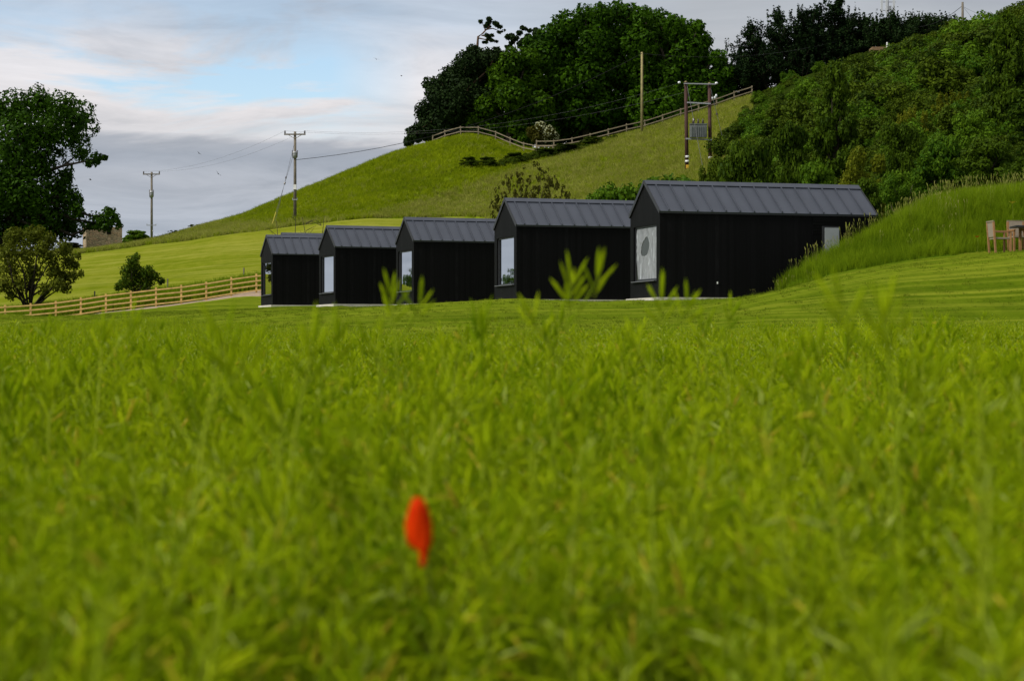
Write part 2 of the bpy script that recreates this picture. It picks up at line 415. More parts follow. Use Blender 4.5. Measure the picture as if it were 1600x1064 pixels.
# ------------------------------------------------------------------ ground sheets
EDGE_P = np.array([-400, 0, 150, 300, 450, 650, 900, 1200, 1600, 2200.])
EDGE_Y = np.array([72, 70, 62, 50, 41.5, 38, 37.5, 36, 35, 34.])
def crop_edge(px): return np.interp(px, EDGE_P, EDGE_Y)
LAWN_P = np.array([1170, 1180, 1236, 1293, 1349, 1420, 1490, 1555, 1600, 2200.])
def bank_edge(px): return np.interp(px, [1172, 1236, 1349, 1490, 1540, 1620, 2200], [62.5, 60.6, 60.2, 60.5, 61.9, 62.9, 63.2])
def zone(X, Y):
    px = 800+F*X/np.maximum(Y, 25)
    z = np.full(X.shape, 0)                       # 0 lawn
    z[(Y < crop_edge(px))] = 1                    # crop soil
    z[(px > 1172) & (Y > bank_edge(px))] = 2      # bank
    z[(Y > 80) & (px > 690+ (200-Y)*1.2) & (px <= 1172)] = 5
    z[(Y > 74) & (px > 1000)] = 2
    far_e = np.interp(px, [-400, 130, 237, 320, 395, 480, 560, 700, 1000], [215, 213, 203, 199, 196, 195, 195, 196, 180])
    z[(Y > 127) & (Y < far_e) & (px < 760)] = 3   # mown field
    z[(Y >= far_e) & (px < 1172)] = 5             # hill
    z[(Y > 196)] = 5
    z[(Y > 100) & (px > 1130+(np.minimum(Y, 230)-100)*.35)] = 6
    yb = np.interp(px, [40, 75, 160, 235, 250], [112, 115.2, 116.0, 119.4, 123])
    z[(Y > yb) & (Y < 124.6) & (px > 60) & (px < 248)] = 4        # path
    z[(Y > 123.4) & (Y < 127) & (px > 60) & (px < 470)] = 4
    return z
ys = np.concatenate([np.linspace(-20, 2, 12), np.linspace(3, 40, 60), np.arange(40.4, 130, .4), np.arange(130, 262, 1.), np.geomspace(264, 4000, 40)])
ps = np.concatenate([np.arange(-3000, -240, 60), np.arange(-240, 1840, 6.), np.arange(1840, 4601, 60)])
YY, PP = np.meshgrid(ys, ps, indexing='ij')
XX = (PP-800)/F*np.maximum(YY, 25)
ZZ = H(XX, YY)
GV = np.stack([XX, YY, ZZ], -1).reshape(-1, 3)
nr, nc = YY.shape
idx = np.arange(nr*nc).reshape(nr, nc)
GF = np.stack([idx[:-1, :-1], idx[:-1, 1:], idx[1:, 1:], idx[1:, :-1]], -1).reshape(-1, 4)
cx = GV[GF].mean(1)
zn = zone(cx[:, 0], cx[:, 1])
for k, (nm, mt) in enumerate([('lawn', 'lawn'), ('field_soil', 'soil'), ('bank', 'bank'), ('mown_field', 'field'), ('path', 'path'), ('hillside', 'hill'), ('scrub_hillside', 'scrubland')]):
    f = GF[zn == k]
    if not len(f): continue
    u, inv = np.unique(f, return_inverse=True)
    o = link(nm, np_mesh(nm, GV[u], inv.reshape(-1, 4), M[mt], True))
    tag(o, kind='structure')

# ------------------------------------------------------------------ scattering (stuff): one object, many small plants
PROTO = bpy.data.collections.new('plant sources')     # never linked to the scene
def proto_coll(name, meshes):
    c = bpy.data.collections.new(name)
    for i, me in enumerate(meshes):
        o = bpy.data.objects.new(name, me); c.objects.link(o)
    return c
def scatter(name, P, rot, scl, which, coll, label, cat):
    me = bpy.data.meshes.new(name)
    P = np.asarray(P, np.float32)
    me.vertices.add(len(P)); me.vertices.foreach_set('co', P.ravel())
    for an, ty, data in (('turn', 'FLOAT_VECTOR', np.asarray(rot, np.float32).ravel()), ('size', 'FLOAT_VECTOR', np.asarray(scl, np.float32).ravel())):
        a = me.attributes.new(an, ty, 'POINT'); a.data.foreach_set('vector', data)
    a = me.attributes.new('which', 'INT', 'POINT'); a.data.foreach_set('value', np.asarray(which, np.int32))
    o = link(name, me)
    g = bpy.data.node_groups.new(name, 'GeometryNodeTree')
    g.interface.new_socket('Geometry', in_out='INPUT', socket_type='NodeSocketGeometry')
    g.interface.new_socket('Geometry', in_out='OUTPUT', socket_type='NodeSocketGeometry')
    gi = g.nodes.new('NodeGroupInput'); go = g.nodes.new('NodeGroupOutput')
    ci = g.nodes.new('GeometryNodeCollectionInfo'); ci.inputs['Collection'].default_value = coll
    ci.inputs['Separate Children'].default_value = True; ci.inputs['Reset Children'].default_value = True
    ip = g.nodes.new('GeometryNodeInstanceOnPoints'); ip.inputs['Pick Instance'].default_value = True
    def attr(n, t):
        x = g.nodes.new('GeometryNodeInputNamedAttribute'); x.data_type = t; x.inputs['Name'].default_value = n
        return x.outputs['Attribute']
    g.links.new(gi.outputs[0], ip.inputs['Points']); g.links.new(ci.outputs[0], ip.inputs['Instance'])
    g.links.new(attr('which', 'INT'), ip.inputs['Instance Index'])
    g.links.new(attr('turn', 'FLOAT_VECTOR'), ip.inputs['Rotation'])
    g.links.new(attr('size', 'FLOAT_VECTOR'), ip.inputs['Scale'])
    g.links.new(ip.outputs[0], go.inputs[0])
    md = o.modifiers.new('scatter', 'NODES'); md.node_group = g
    return tag(o, label, cat, kind='stuff')

def blades(n, h, spread, lean, wid, r, seed=0, droop=.3):
    """a tuft of n grass blades, each two quads tapering to a point"""
    V = []; Q = []
    for k in range(n):
        a = r.uniform(0, 6.283); d = np.array([math.cos(a), math.sin(a), 0]); t = np.array([-d[1], d[0], 0])
        b = np.array([r.normal(0, spread), r.normal(0, spread), 0]); hh = h*r.uniform(.55, 1.1); l = lean*r.uniform(.2, 1.2)*hh
        p0 = b; p1 = b+d*l*.35+np.array([0, 0, hh*.55]); p2 = b+d*l*(1+droop)+np.array([0, 0, hh])
        a2 = r.uniform(0, 6.283); t = np.array([math.cos(a2), math.sin(a2), 0])
        m = len(V)
        V += [p0-t*wid*.5, p0+t*wid*.5, p1+t*wid*.42, p1-t*wid*.42, p2+t*wid*.08, p2-t*wid*.08]
        Q += [(m, m+1, m+2, m+3), (m+3, m+2, m+4, m+5)]
    return V, Q

def in_fan(n, p0, p1, y0, y1):
    """n points spread evenly on the ground between directions p0..p1 and distances y0..y1"""
    Y = np.sqrt(rng.uniform(y0*y0, y1*y1, n)); px = rng.uniform(p0, p1, n)
    return (px-800)/F*Y, Y, px

# ------------------------------------------------------------------ the crop: seed plants with pods
def spindle(b, d, L, r, V, Q, n=4):
    d = d/np.linalg.norm(d); u = np.cross(d, [0, 0, 1.]) 
    if np.linalg.norm(u) < 1e-3: u = np.array([1., 0, 0])
    u /= np.linalg.norm(u); w = np.cross(d, u)
    m = len(V)
    for t, rr in ((0, .35), (.18, 1), (.72, .95), (1., .12)):
        for k in range(n):
            a = 2*math.pi*k/n; V.append(b+d*L*t+(u*math.cos(a)+w*math.sin(a))*r*rr)
    for i in range(3):
        for k in range(n): Q.append((m+i*n+k, m+i*n+(k+1) % n, m+(i+1)*n+(k+1) % n, m+(i+1)*n+k))
def stalk(P, R, V, Q, n=4):
    m = len(V)
    for p, r in zip(P, R):
        for k in range(n):
            a = 2*math.pi*k/n; V.append(np.array(p)+np.array([math.cos(a), math.sin(a), 0])*r)
    for i in range(len(P)-1):
        for k in range(n): Q.append((m+i*n+k, m+i*n+(k+1) % n, m+(i+1)*n+(k+1) % n, m+(i+1)*n+k))
def pod_plant(r, h=1.15, branches=6, fat=1., podn=1., spread=1.):
    """stem, branches and pods of one seed plant; returns the three groups of faces"""
    S = ([], []); PD = ([], []); LF = ([], [])
    def raceme(path, n, start):
        path = np.array(path)
        seg = np.linalg.norm(np.diff(path, axis=0), axis=1); cum = np.concatenate([[0], np.cumsum(seg)]); T = cum[-1]
        ang = r.uniform(0, 6.28)
        for k in range(n):
            s = T*(start+(1-start)*(k/n)**.9)
            i = min(np.searchsorted(cum, s, 'right')-1, len(seg)-1)
            f = (s-cum[i])/seg[i]; p = path[i]*(1-f)+path[i+1]*f; ax = (path[i+1]-path[i])/seg[i]
            ang += 2.4; q = np.array([math.cos(ang), math.sin(ang), 0]); q = q-ax*q.dot(ax); q /= np.linalg.norm(q)
            young = k/n
            pl = .012*r.uniform(.8, 1.3); pe = p+(q*.85+ax*.5)*pl
            stalk([p, pe], [.0011, .001], *S, n=3)
            L = (.046-.02*max(0, young-.55)/.45)*r.uniform(.65, 1.2)
            dd = q*r.uniform(.4, 1.25)*spread+ax*r.uniform(.45, 1.)+r.normal(0, .18, 3)
            spindle(pe, dd, L, .0017*fat*r.uniform(.8, 1.15), *PD)
        for k in range(3):
            spindle(path[-1], np.array([r.normal(0, .35), r.normal(0, .35), 1.]), .028, .0014*fat, *PD)
    bend = r.normal(0, .05, 2)
    main = [(0, 0, 0), (bend[0]*.3, bend[1]*.3, h*.4), (bend[0]*.7, bend[1]*.7, h*.7), (bend[0]*1.3, bend[1]*1.3, h)]
    stalk(main, [.004, .0034, .0024, .0013], *S, n=5)
    raceme(main, int(64*podn), .58)
    for b in range(branches):
        z0 = h*r.uniform(.42, .78); a = b*2.4+r.uniform(-.4, .4)
        f = z0/h; p0 = np.array([bend[0]*f, bend[1]*f, z0]); L = min(h*r.uniform(.24, .4), h*r.uniform(.93, 1.02)-z0)
        d = np.array([math.cos(a), math.sin(a), 0])
        pth = [p0, p0+d*L*.35+np.array([0, 0, L*.3]), p0+d*L*.55+np.array([0, 0, L*.68]), p0+d*L*r.uniform(.6, .8)+np.array([0, 0, L*1.0])]
        stalk(pth, [.0024, .0021, .0017, .001], *S, n=4)
        raceme(pth, int(46*podn), .22)
        # a narrow leaf under the branch
        t = np.array([-d[1], d[0], 0]); m = len(LF[0]); Ll = r.uniform(.07, .13); w = Ll*.11
        ee = p0+d*Ll*.55+np.array([0, 0, Ll*.25]); e2 = p0+d*Ll+np.array([0, 0, Ll*.1])
        LF[0].extend([p0-t*w*.3, p0+t*w*.3, ee+t*w, ee-t*w, e2+t*w*.1, e2-t*w*.1]); LF[1].extend([(m, m+1, m+2, m+3), (m+3, m+2, m+4, m+5)])
    for b in range(5):
        z0 = h*r.uniform(.2, .55); a = r.uniform(0, 6.28); d = np.array([math.cos(a), math.sin(a), 0]); t = np.array([-d[1], d[0], 0])
        p0 = np.array([0, 0, z0]); m = len(LF[0]); Ll = r.uniform(.14, .26); w = Ll*.17
        ee = p0+d*Ll*.5+np.array([0, 0, Ll*.2]); e2 = p0+d*Ll+np.array([0, 0, -Ll*.15])
        LF[0].extend([p0-t*w*.3, p0+t*w*.3, ee+t*w, ee-t*w, e2+t*w*.1, e2-t*w*.1]); LF[1].extend([(m, m+1, m+2, m+3), (m+3, m+2, m+4, m+5)])
    return S, PD, LF
def joined(name, groups, mats):
    V = np.concatenate([np.array(g[0], float).reshape(-1, 3) for g in groups if len(g[0])]); Q = []; mi = []; n = 0
    for k, g in enumerate(groups):
        if len(g[0]) == 0: continue
        Q.append(np.array(g[1])+n); mi.append(np.full(len(g[1]), k)); n += len(g[0])
    me = np_mesh(name, V, np.concatenate(Q))
    for m in mats: me.materials.append(m)
    me.polygons.foreach_set('material_index', np.concatenate(mi).astype(np.int32)); me.update()
    return me
def sprig(r, h, npod=8, side=3, lean=.0, fat=1., seed=0):
    """a stem of height h: a tuft of short fat pods at its tip, a few side shoots lower down"""
    S = ([], []); PD = ([], [])
    tip = np.array([0, 0, h-.052])
    lean = lean or r.uniform(-.13, .13)
    path = [np.array([-lean, .02, 0]), np.array([-lean*.7, .01, h*.6]), np.array([-lean*.25, 0, h*.88]), tip]
    stalk(path, [.003, .0024, .002, .0015], *S, n=6)
    def tuft(base, ax, n, L0, len_):
        a0 = r.uniform(0, 6.28)
        for k in range(n):
            f = k/max(1, n-1); a = a0+k*2.4; q = np.array([math.cos(a), math.sin(a)*.8, 0])
            p = base-ax*len_*(1-f)
            op = r.uniform(.75, 1.15)*(1-.65*f)
            d = ax+q*op; d /= np.linalg.norm(d)
            pe = p+d*.008; stalk([p, pe], [.0012, .0011], *S, n=3)
            spindle(pe, d, L0*r.uniform(.85, 1.15), .0029*fat*r.uniform(.85, 1.1), *PD)
    tuft(tip, np.array([r.normal(0, .06), 0, 1.]), npod, .05, .045)
    for k in range(side):
        z = h-.10-.07*k-r.uniform(0, .04); sg = 1 if (k+seed) % 2 else -1
        f = (h-z)/h; p = np.array([-lean*.25*min(1, f*6), 0, z]); d = np.array([sg*r.uniform(.5, .8), r.uniform(-.4, .4), 1.]); d /= np.linalg.norm(d); L = r.uniform(.06, .11)
        stalk([p, p+d*L*.6+np.array([0, 0, -.004]), p+d*L], [.0024, .002, .0014], *S, n=4)
        tuft(p+d*L, d*.5+np.array([0, 0, .6]), 5, .045, .03)
    return S, PD
pr = np.random.default_rng(11)
near_plants = [joined('seed_plant', pod_plant(pr, 1.15, pr.integers(5, 8)), (M['podstem'], M['pod'], M['cropleaf'])) for _ in range(8)]
far_plants = [joined('seed_plant', pod_plant(pr, 1.15, 6, 1.5, .6), (M['podstem'], M['pod'], M['cropleaf'])) for _ in range(5)]
sprigs = [joined('seed_plant', list(sprig(np.random.default_rng(70+k), 1.3, 9, 4, 0., 1., k)), (M['podstem'], M['pod'])) for k in range(4)]
crop_coll = proto_coll('crop plants', near_plants+far_plants+sprigs)

POPPY = at(655, 830, 1.9)
P = []; R_ = []; S_ = []; W_ = []
def crop_points(n, y0, y1, p0, p1, near):
    X, Y, px = in_fan(n, p0, p1, y0, y1)
    keep = Y < crop_edge(px)-.3
    if near:
        pp = 800+F*X/Y
        keep &= ~((Y < 1.95) & (Y > 1.0) & (np.abs(pp-655) < 150))
    X, Y, px = X[keep], Y[keep], px[keep]
    z = H(X, Y)
    hs = np.interp(Y, [0, 3, 10, 25, 40, 80], [.99, .985, .91, .74, .58, .5])*np.where(rng.uniform(0, 1, len(X)) < np.interp(Y, [0, 1.6, 2, 9, 12], [0, 0, .075, .06, .03]), rng.uniform(1.05, 1.25, len(X)), np.clip(rng.normal(1, .045, len(X)), .85, 1.07))
    if near: hs = np.where((Y < 2.05) & (np.abs(X-POPPY.x*Y/1.9) < .34), np.minimum(hs, .90), hs)
    hs = hs*(1+.035*np.sin(X*2.3+1.7*np.sin(Y*1.1))*np.sin(Y*1.9+X*.7))
    wd = np.interp(Y, [0, 10, 40], [1, 1, .9])
    a = rng.uniform(0, 6.283, len(X))
    P.append(np.stack([X, Y, z-.02], -1)); R_.append(np.stack([rng.normal(0, .09, len(X)), rng.normal(0, .09, len(X)), a], -1))
    S_.append(np.stack([wd, wd, hs], -1))
    W_.append(rng.integers(0, 8, len(X)) if near else rng.integers(8, 13, len(X)))
crop_points(420, .85, 2.6, -350, 1950, True)
crop_points(2600, 2.6, 9, -250, 1850, True)
crop_points(11500, 9, 24, -450, 2050, False)
crop_points(23000, 24, 76, -350, 1950, False)
# beside and behind the camera too
X = rng.uniform(-8, 8, 9500); Y = rng.uniform(-3, 9, 9500)
k = (np.abs(X) > np.where(Y > .85, .36*Y, .5)) & (np.abs(X) < .4*np.maximum(Y, 0)+3.2)
X, Y = X[k], Y[k]
P.append(np.stack([X, Y, H(X, Y)-.02], -1)); R_.append(np.stack([0*X, 0*X, rng.uniform(0, 6.28, len(X))], -1)); S_.append(np.stack([0*X+1, 0*X+1, rng.normal(.98, .04, len(X))], -1)); W_.append(rng.integers(0, 8, len(X)))
# sprigs that stand a little above the rest
X, Y, px = in_fan(300, -150, 1750, 1.9, 9.5)
k = ~((Y < 2.3) & (np.abs(px-655) < 160)); X, Y = X[k], Y[k]; n = len(X); zt = rng.triangular(-.15, -.06, .10, n)*np.interp(Y, [1.9, 4, 9], [.8, 1.2, 1.5])
P.append(np.stack([X, Y, H(X, Y)-.02], -1)); R_.append(np.stack([rng.normal(0, .1, n), rng.normal(0, .1, n), rng.uniform(0, 6.28, n)], -1)); S_.append(np.stack([0*X+1, 0*X+1, (zt-H(X, Y))/1.3], -1)); W_.append(rng.integers(13, 17, n))
scatter('seed_crop', np.concatenate(P), np.concatenate(R_), np.concatenate(S_), np.concatenate(W_), crop_coll,
        'green seed crop in pod filling the whole foreground in front of the cabins', 'crop')

# stems that stand up out of the crop: plants of their own
def tall_stem(px, py, Y, label, seed, npod=8, side=3, lean=.0, fat=1.):
    r = np.random.default_rng(seed)
    top = at(px, py, Y); g = G(px, Y); h = top.z-g.z
    t = empty('seed_plant', g); tag(t, label, 'crop plant', 'tall crop stems standing above the rest')
    S, PD = sprig(r, h, npod, side, lean, fat, seed)
    link('stem', np_mesh('stem', S[0], S[1], M['podstem']), t)
    for k in range(len(PD[0])//16):
        link('pod', np_mesh('pod', PD[0][k*16:(k+1)*16], np.array(PD[1][k*12:(k+1)*12])-k*12*0-k*16, M['pod'], True), t)
tall_stem(893, 394, 3.2, 'tall green pod stem standing in front of the second cabin from the right', 21)
tall_stem(612, 419, 3.4, 'tall green pod stem standing in front of the third cabin from the right', 35)
tall_stem(1033, 426, 3.5, 'pale pod stem standing in front of the film covered window', 5)
tall_stem(1384, 425, 2.1, 'blurred pod stem standing in front of the mown mound by the bank', 8)
tall_stem(348, 470, 2.4, 'blurred pod stem standing in front of the lawn left of the farthest cabin', 13)
tall_stem(487, 480, 2.6, 'blurred pod stem standing in front of the second farthest cabin', 17)

# poppy in the crop: one hanging flower
def poppy():
    t = empty('poppy', POPPY); tag(t, 'large red poppy with folded petals among the crop in the foreground', 'flower')
    def petal(prof, cx, yoff, bulge, tw):
        """a curved sheet between left and right outlines"""
        V = []; Q = []; n = 8
        for i, (z, a, b) in enumerate(prof):
            for k in range(n+1):
                u = k/n; x = a+(b-a)*u; c = 4*u*(1-u)
                V.append((x+cx, yoff-bulge*c*(1 if i else .6)+.0022*math.sin(k*2.1+i*1.3+tw), z+.0012*math.sin(k*1.7+tw)))
        for i in range(len(prof)-1):
            for k in range(n): m = i*(n+1)+k; Q.append((m, m+1, m+n+2, m+n+1))
        o = link('petal', np_mesh('petal', V, Q, M['petal'], True), t)
        s = o.modifiers.new('thickness', 'SOLIDIFY'); s.thickness = .0006
        o.modifiers.new('smooth', 'SUBSURF').render_levels = 1
    k = 1/1637
    def pf(rows): return [((830-y)*k, (a-655)*k, (b-655)*k) for y, a, b in rows]
    petal(pf([(776, 648, 658), (785, 642, 664), (800, 637, 670), (820, 632, 674), (838, 635, 676), (850, 638, 672), (858, 648, 668)]), 0, 0, .012, 0)
    petal(pf([(780, 650, 662), (795, 648, 670), (815, 645, 675), (838, 646, 677), (852, 652, 674), (862, 656, 668), (875, 657, 667), (884, 658, 664)]), 0, -.004, .009, 2)
    petal(pf([(790, 640, 658), (812, 633, 660), (835, 633, 655), (850, 637, 650), (856, 640, 648)]), 0, .006, -.008, 4)
    s = MB(); s.tube([(.004, .001, -.03), (.002, .004, -.01), (.0, .007, .012), (.006, .03, -.03), (.012, .09, -.1), (.03, .14, -1.1)], [.0015, .0018, .0018, .0016, .0016, .002], 6)
    s.build('stem', M['polystem'], t, True)
poppy()

# ------------------------------------------------------------------ grasses
gr_ = np.random.default_rng(3)
tg = []
for k in range(5):
    a = blades(22, .62, .07, .35, .012, gr_); tg.append(joined('grass_tuft', [a], (M['tall_grass'],)))
for k in range(2):
    a = blades(16, .6, .07, .35, .012, gr_)
    V, Q = [], []
    for j in range(5):
        b = np.array([gr_.normal(0, .07), gr_.normal(0, .07), 0]); tp = b+np.array([gr_.normal(0, .12), gr_.normal(0, .12), gr_.uniform(.75, .98)])
        stalk([b, tp], [.003, .002], V, Q, 3); spindle(tp-np.array([0, 0, .02]), np.array([gr_.normal(0, .2), gr_.normal(0, .2), 1.]), .14, .011, V, Q, 3)
    tg.append(joined('grass_tuft', [a, (V, Q)], (M['tall_grass'], M['seed_grass'])))
tall_coll = proto_coll('tall grass tufts', tg)
X, Y, px = in_fan(16000, 1172, 2000, 60, 74)
def outside_cabins(X, Y, m=.12):
    ok = np.ones(X.shape, bool)
    for c, th, L, W, b in CABINS:
        dx = X-c.x; dy = Y-c.y; u = dx*math.cos(th)+dy*math.sin(th); v = -dx*math.sin(th)+dy*math.cos(th)
        ok &= ~((u > -m) & (u < L+m) & (v > -m) & (v < W+m))
    return ok
be = bank_edge(px)
k = (Y > be) & outside_cabins(X, Y) & ~((px < 1400) & (Y > 66)) & (rng.uniform(0, 1, len(X)) < .9)
X, Y, px = X[k], Y[k], px[k]; n = len(X)
sc_ = rng.uniform(.55, .9, n)*np.interp(Y-bank_edge(px), [0, .5, 2], [.55, .9, 1.1])*np.interp(px, [1180, 1260], [.6, 1])
seedy = rng.uniform(0, 1, n) < np.where(Y-bank_edge(px) > 2.8, .06, .012)
scatter('tall_grass', np.stack([X, Y, H(X, Y)], -1), np.stack([rng.normal(0, .1, n), rng.normal(0, .1, n), rng.uniform(0, 6.28, n)], -1),
        np.stack([sc_, sc_, sc_], -1), np.where(seedy, rng.integers(5, 7, n), rng.integers(0, 5, n)), tall_coll, 'long green seeding grass growing on the bank beside the nearest cabin', 'grass')

hg = [joined('grass_tuft', [blades(16, .42, .16, .6, .035, gr_)], (M['hill_tuft'],)) for _ in range(3)]+[joined('grass_tuft', [blades(16, .45, .16, .6, .035, gr_)], (M['buff_tuft'],)) for _ in range(3)]
hill_coll = proto_coll('hill grass tufts', hg)
X, Y, px = in_fan(60000, -60, 1260, 193, 243)
Xb, Yb, pb = in_fan(16000, 540, 1200, 150, 197)
X = np.concatenate([X, Xb]); Y = np.concatenate([Y, Yb]); px = np.concatenate([px, pb])
k = (zone(X, Y) == 5); X, Y, px = X[k], Y[k], px[k]; n = len(X)
zz = H(X, Y); py = 532-zz/Y*F
# buff, hay-like grass on the nearer slope below the gorse line
line = np.interp(px, [400, 560, 690, 760, 860, 950, 1170], [350, 345, 305, 280, 247, 222, 150])
buff = rng.uniform(0, 1, n) < np.clip((py-line+6)/14, .06, .72)
s = rng.uniform(.6, 1.2, n)
scatter('hill_grass', np.stack([X, Y, zz], -1), np.stack([0*X, 0*X, rng.uniform(0, 6.28, n)], -1), np.stack([s, s, s], -1),
        np.where(buff, rng.integers(3, 6, n), rng.integers(0, 3, n)), hill_coll, 'rough green and buff grass covering the hill behind the cabins', 'grass')
# rank grass behind the new fence
X, Y, px = in_fan(7000, -120, 440, 127.2, 133); n = len(X); s = rng.uniform(.6, 1.3, n)
rank = [joined('grass_tuft', [blades(16, .75, .14, .4, .03, gr_)], (M['tall_grass'],)) for _ in range(3)]
scatter('rank_grass', np.stack([X, Y, H(X, Y)], -1), np.stack([0*X, 0*X, rng.uniform(0, 6.28, n)], -1), np.stack([s, s, s], -1),
        rng.integers(0, 3, n), proto_coll('rank grass', rank), 'dark long grass growing behind the new post and rail fence', 'grass')
# short grass on the lawn
lg = [joined('grass_tuft', [blades(14, .045, .07, .9, .01, gr_)], (M['lawn_tuft'],)) for _ in range(4)]
X, Y, px = in_fan(12000, -60, 1680, 38, 100); k = (zone(X, Y) == 0) & outside_cabins(X, Y, .2); X, Y = X[k], Y[k]; n = len(X); s = rng.uniform(.6, 1.3, n)
scatter('lawn_grass', np.stack([X, Y, H(X, Y)], -1), np.stack([0*X, 0*X, rng.uniform(0, 6.28, n)], -1), np.stack([s, s, s], -1),
        rng.integers(0, 4, n), proto_coll('lawn grass', lg), 'short mown grass on the lawn in front of the cabins', 'grass')

# ------------------------------------------------------------------ cabins
def cabin(i, label, extra=False):
    c, th, L, W, base = CABINS[i]
    t = empty('cabin', c, th); tag(t, label, 'cabin', 'black cabins in a row along the lawn')
    hw = W/2; E = WALL; A = WALL+RISE
    o0, o1, z0, z1 = W*.115, W*.885, .55, 2.33       # window opening in the gable
    D = .11
    w = MB()
    g = [(0, 0, 0), (0, W, 0), (0, W, E), (0, hw, A), (0, 0, E)]
    a = [(0, o0, z0), (0, o1, z0), (0, o1, z1), (0, o0, z1)]
    w.add(g+a, [(5, 6, 1, 0), (6, 7, 2, 1), (0, 4, 8, 5), (8, 4, 3, 2, 7)])
    b = [(D, y, z) for _, y, z in a]
    w.add(a+b, [(0, 1, 5, 4), (1, 2, 6, 5), (2, 3, 7, 6), (3, 0, 4, 7)])
    w.add([(0, 0, 0), (L, 0, 0), (L, 0, E), (0, 0, E)], [(0, 1, 2, 3)])
    w.add([(0, W, 0), (L, W, 0), (L, W, E), (0, W, E)], [(3, 2, 1, 0)])
    w.add([(L, 0, 0), (L, W, 0), (L, W, E), (L, hw, A), (L, 0, E)], [(0, 1, 2, 3, 4)])
    w.build('wall', M['boards'], t)
    s = MB(); s.box((L/2, W/2, -.09), (L+.24, W+.24, .18)); s.build('foundation', M['concrete'], t)
    # roof: two metal slopes with raised seams
    r = MB(); cap = MB(); vg = MB()
    sl = math.hypot(hw, RISE); ang = math.atan2(RISE, hw)
    for sgn in (-1, 1):
        Rm = Matrix.Rotation(-sgn*ang, 3, 'X')
        mid = Vector((L/2, hw+sgn*hw/2, E+RISE/2)); nrm = Rm @ Vector((0, 0, 1)); dn = Rm @ Vector((0, sgn, 0))
        r.box(mid+nrm*.035+dn*.02, (L+.04, sl+.04, .05), Rm)
        q = .28
        while q < L:
            r.box(Vector((q, mid.y, mid.z))+nrm*.088+dn*.14, (.026, sl-.22, .06), Rm); q += .485
        top = Vector((L/2, hw, A))
        cap.box(top+nrm*.085+dn*.11, (L+.07, .24, .03), Rm)
        for xx in (-.03, L+.03):
            vg.box(Vector((xx, mid.y, mid.z))+nrm*.03+dn*.02, (.025, sl+.05, .115), Rm)
        vg.box(Vector((L/2, hw+sgn*(hw+.035), E-.012)), (L+.02, .02, .06))
    ro = r.build('roof', M['roof'], t); cap.build('ridge_cap', M['roof'], ro); vg.build('edge_trim', M['trim'], ro)
    # window set back in the gable
    f = MB(); fw = .05
    ym, zm = (o0+o1)/2, (z0+z1)/2
    f.box((D-.03, o0+fw/2, zm), (.06, fw, z1-z0-.004)); f.box((D-.03, o1-fw/2, zm), (.06, fw, z1-z0-.004))
    f.box((D-.03, ym, z0+fw/2), (.06, o1-o0-2*fw, fw)); f.box((D-.03, ym, z1-fw/2), (.06, o1-o0-2*fw, fw))
    fr = f.build('window', M['frame'], t)
    p = MB(); p.add([(D-.02, o0+fw, z0+fw), (D-.02, o1-fw, z0+fw), (D-.02, o1-fw, z1-fw), (D-.02, o0+fw, z1-fw)], [(3, 2, 1, 0)])
    p.build('pane', M['dim_painted_glass'] if extra else M['glass'], fr)
    sl_ = MB(); sl_.box((.02, ym, z0-.012), (.22, o1-o0+.06, .02)); sl_.build('sill', M['sill'], fr)
    if extra:
        # protective film still on the glass, an oval torn out of it
        n = 48; cy, cz, ry, rz = o0+(o1-o0)*.58, z1-.37*(z1-z0), .37, .31
        V = []; Q = []
        ya, yb, za, zb = o0+fw+.03, o1-fw-.02, z0+fw+.02, z1-fw-.01
        for k in range(n):
            a_ = 2*math.pi*k/n; dy, dz = math.cos(a_), math.sin(a_)
            jag = 1+.03*math.sin(5*a_)+.02*math.sin(11*a_+1)
            V.append((D-.03, cy+dy*ry*jag*(1-.2*dz)-dz*.13, cz+dz*rz*jag))
            tt = min(((yb-cy)/dy if dy > 1e-6 else (ya-cy)/dy if dy < -1e-6 else 9), ((zb-cz)/dz if dz > 1e-6 else (za-cz)/dz if dz < -1e-6 else 9))
            ey, ez = cy+dy*tt, cz+dz*tt
            if ey > o1-.5 and ez < z0+.6: ey -= .12*(z0+.6-ez)/.6+.05      # curled away in the lower far corner
            V.append((D-.03-.01*math.sin(k*1.7)**2, ey, ez))
        for k in range(n):
            j = (k+1) % n; Q.append((2*k, 2*k+1, 2*j+1, 2*j))
        fo = link('film', np_mesh('film', V, Q, M['film']), fr); fo['label'] = 'crinkled pale film with an oval hole'
        # boarded panel and door at the uphill end
        lv = MB(); z = .12
        while z < E-.16:
            lv.box((L-1.15, -.018, z+.045), (2.2, .03, .088), Matrix.Rotation(.12, 3, 'X')); z += .1
        lv.build('louvre_panel', M['louvre'], t)
        d = MB(); d.box((L-1.62, -.05, 1.28), (.62, .05, 2.1))
        do = d.build('door', M['frame'], t)
        pp = MB(); pp.box((L-1.60, -.08, 1.28), (.50, .02, 2.0)); pp.build('pane', plain('pale grey door pane', (.30, .32, .335), .25, .5, vary=.12, scale=2), do)  # opaque pale grey pane, tone varied by noise
        v = MB(); v.box((1.95, -.012, .47), (.035, .02, .07)); v.build('wall_vent', M['whitepaint'], t)
    return t
cabin(0, 'nearest black cabin with white film on its window and a grass bank against its end', True)
cabin(1, 'black cabin second from the right with clouds reflected in its tall window')
cabin(2, 'middle black cabin whose window is half hidden by a pod stem')
cabin(3, 'small looking black cabin between the middle cabin and the leftmost one')
cabin(4, 'leftmost black cabin beside the end of the new wooden fence')
cabin(5, 'black cabin hidden behind the leftmost one with only its ridge showing')

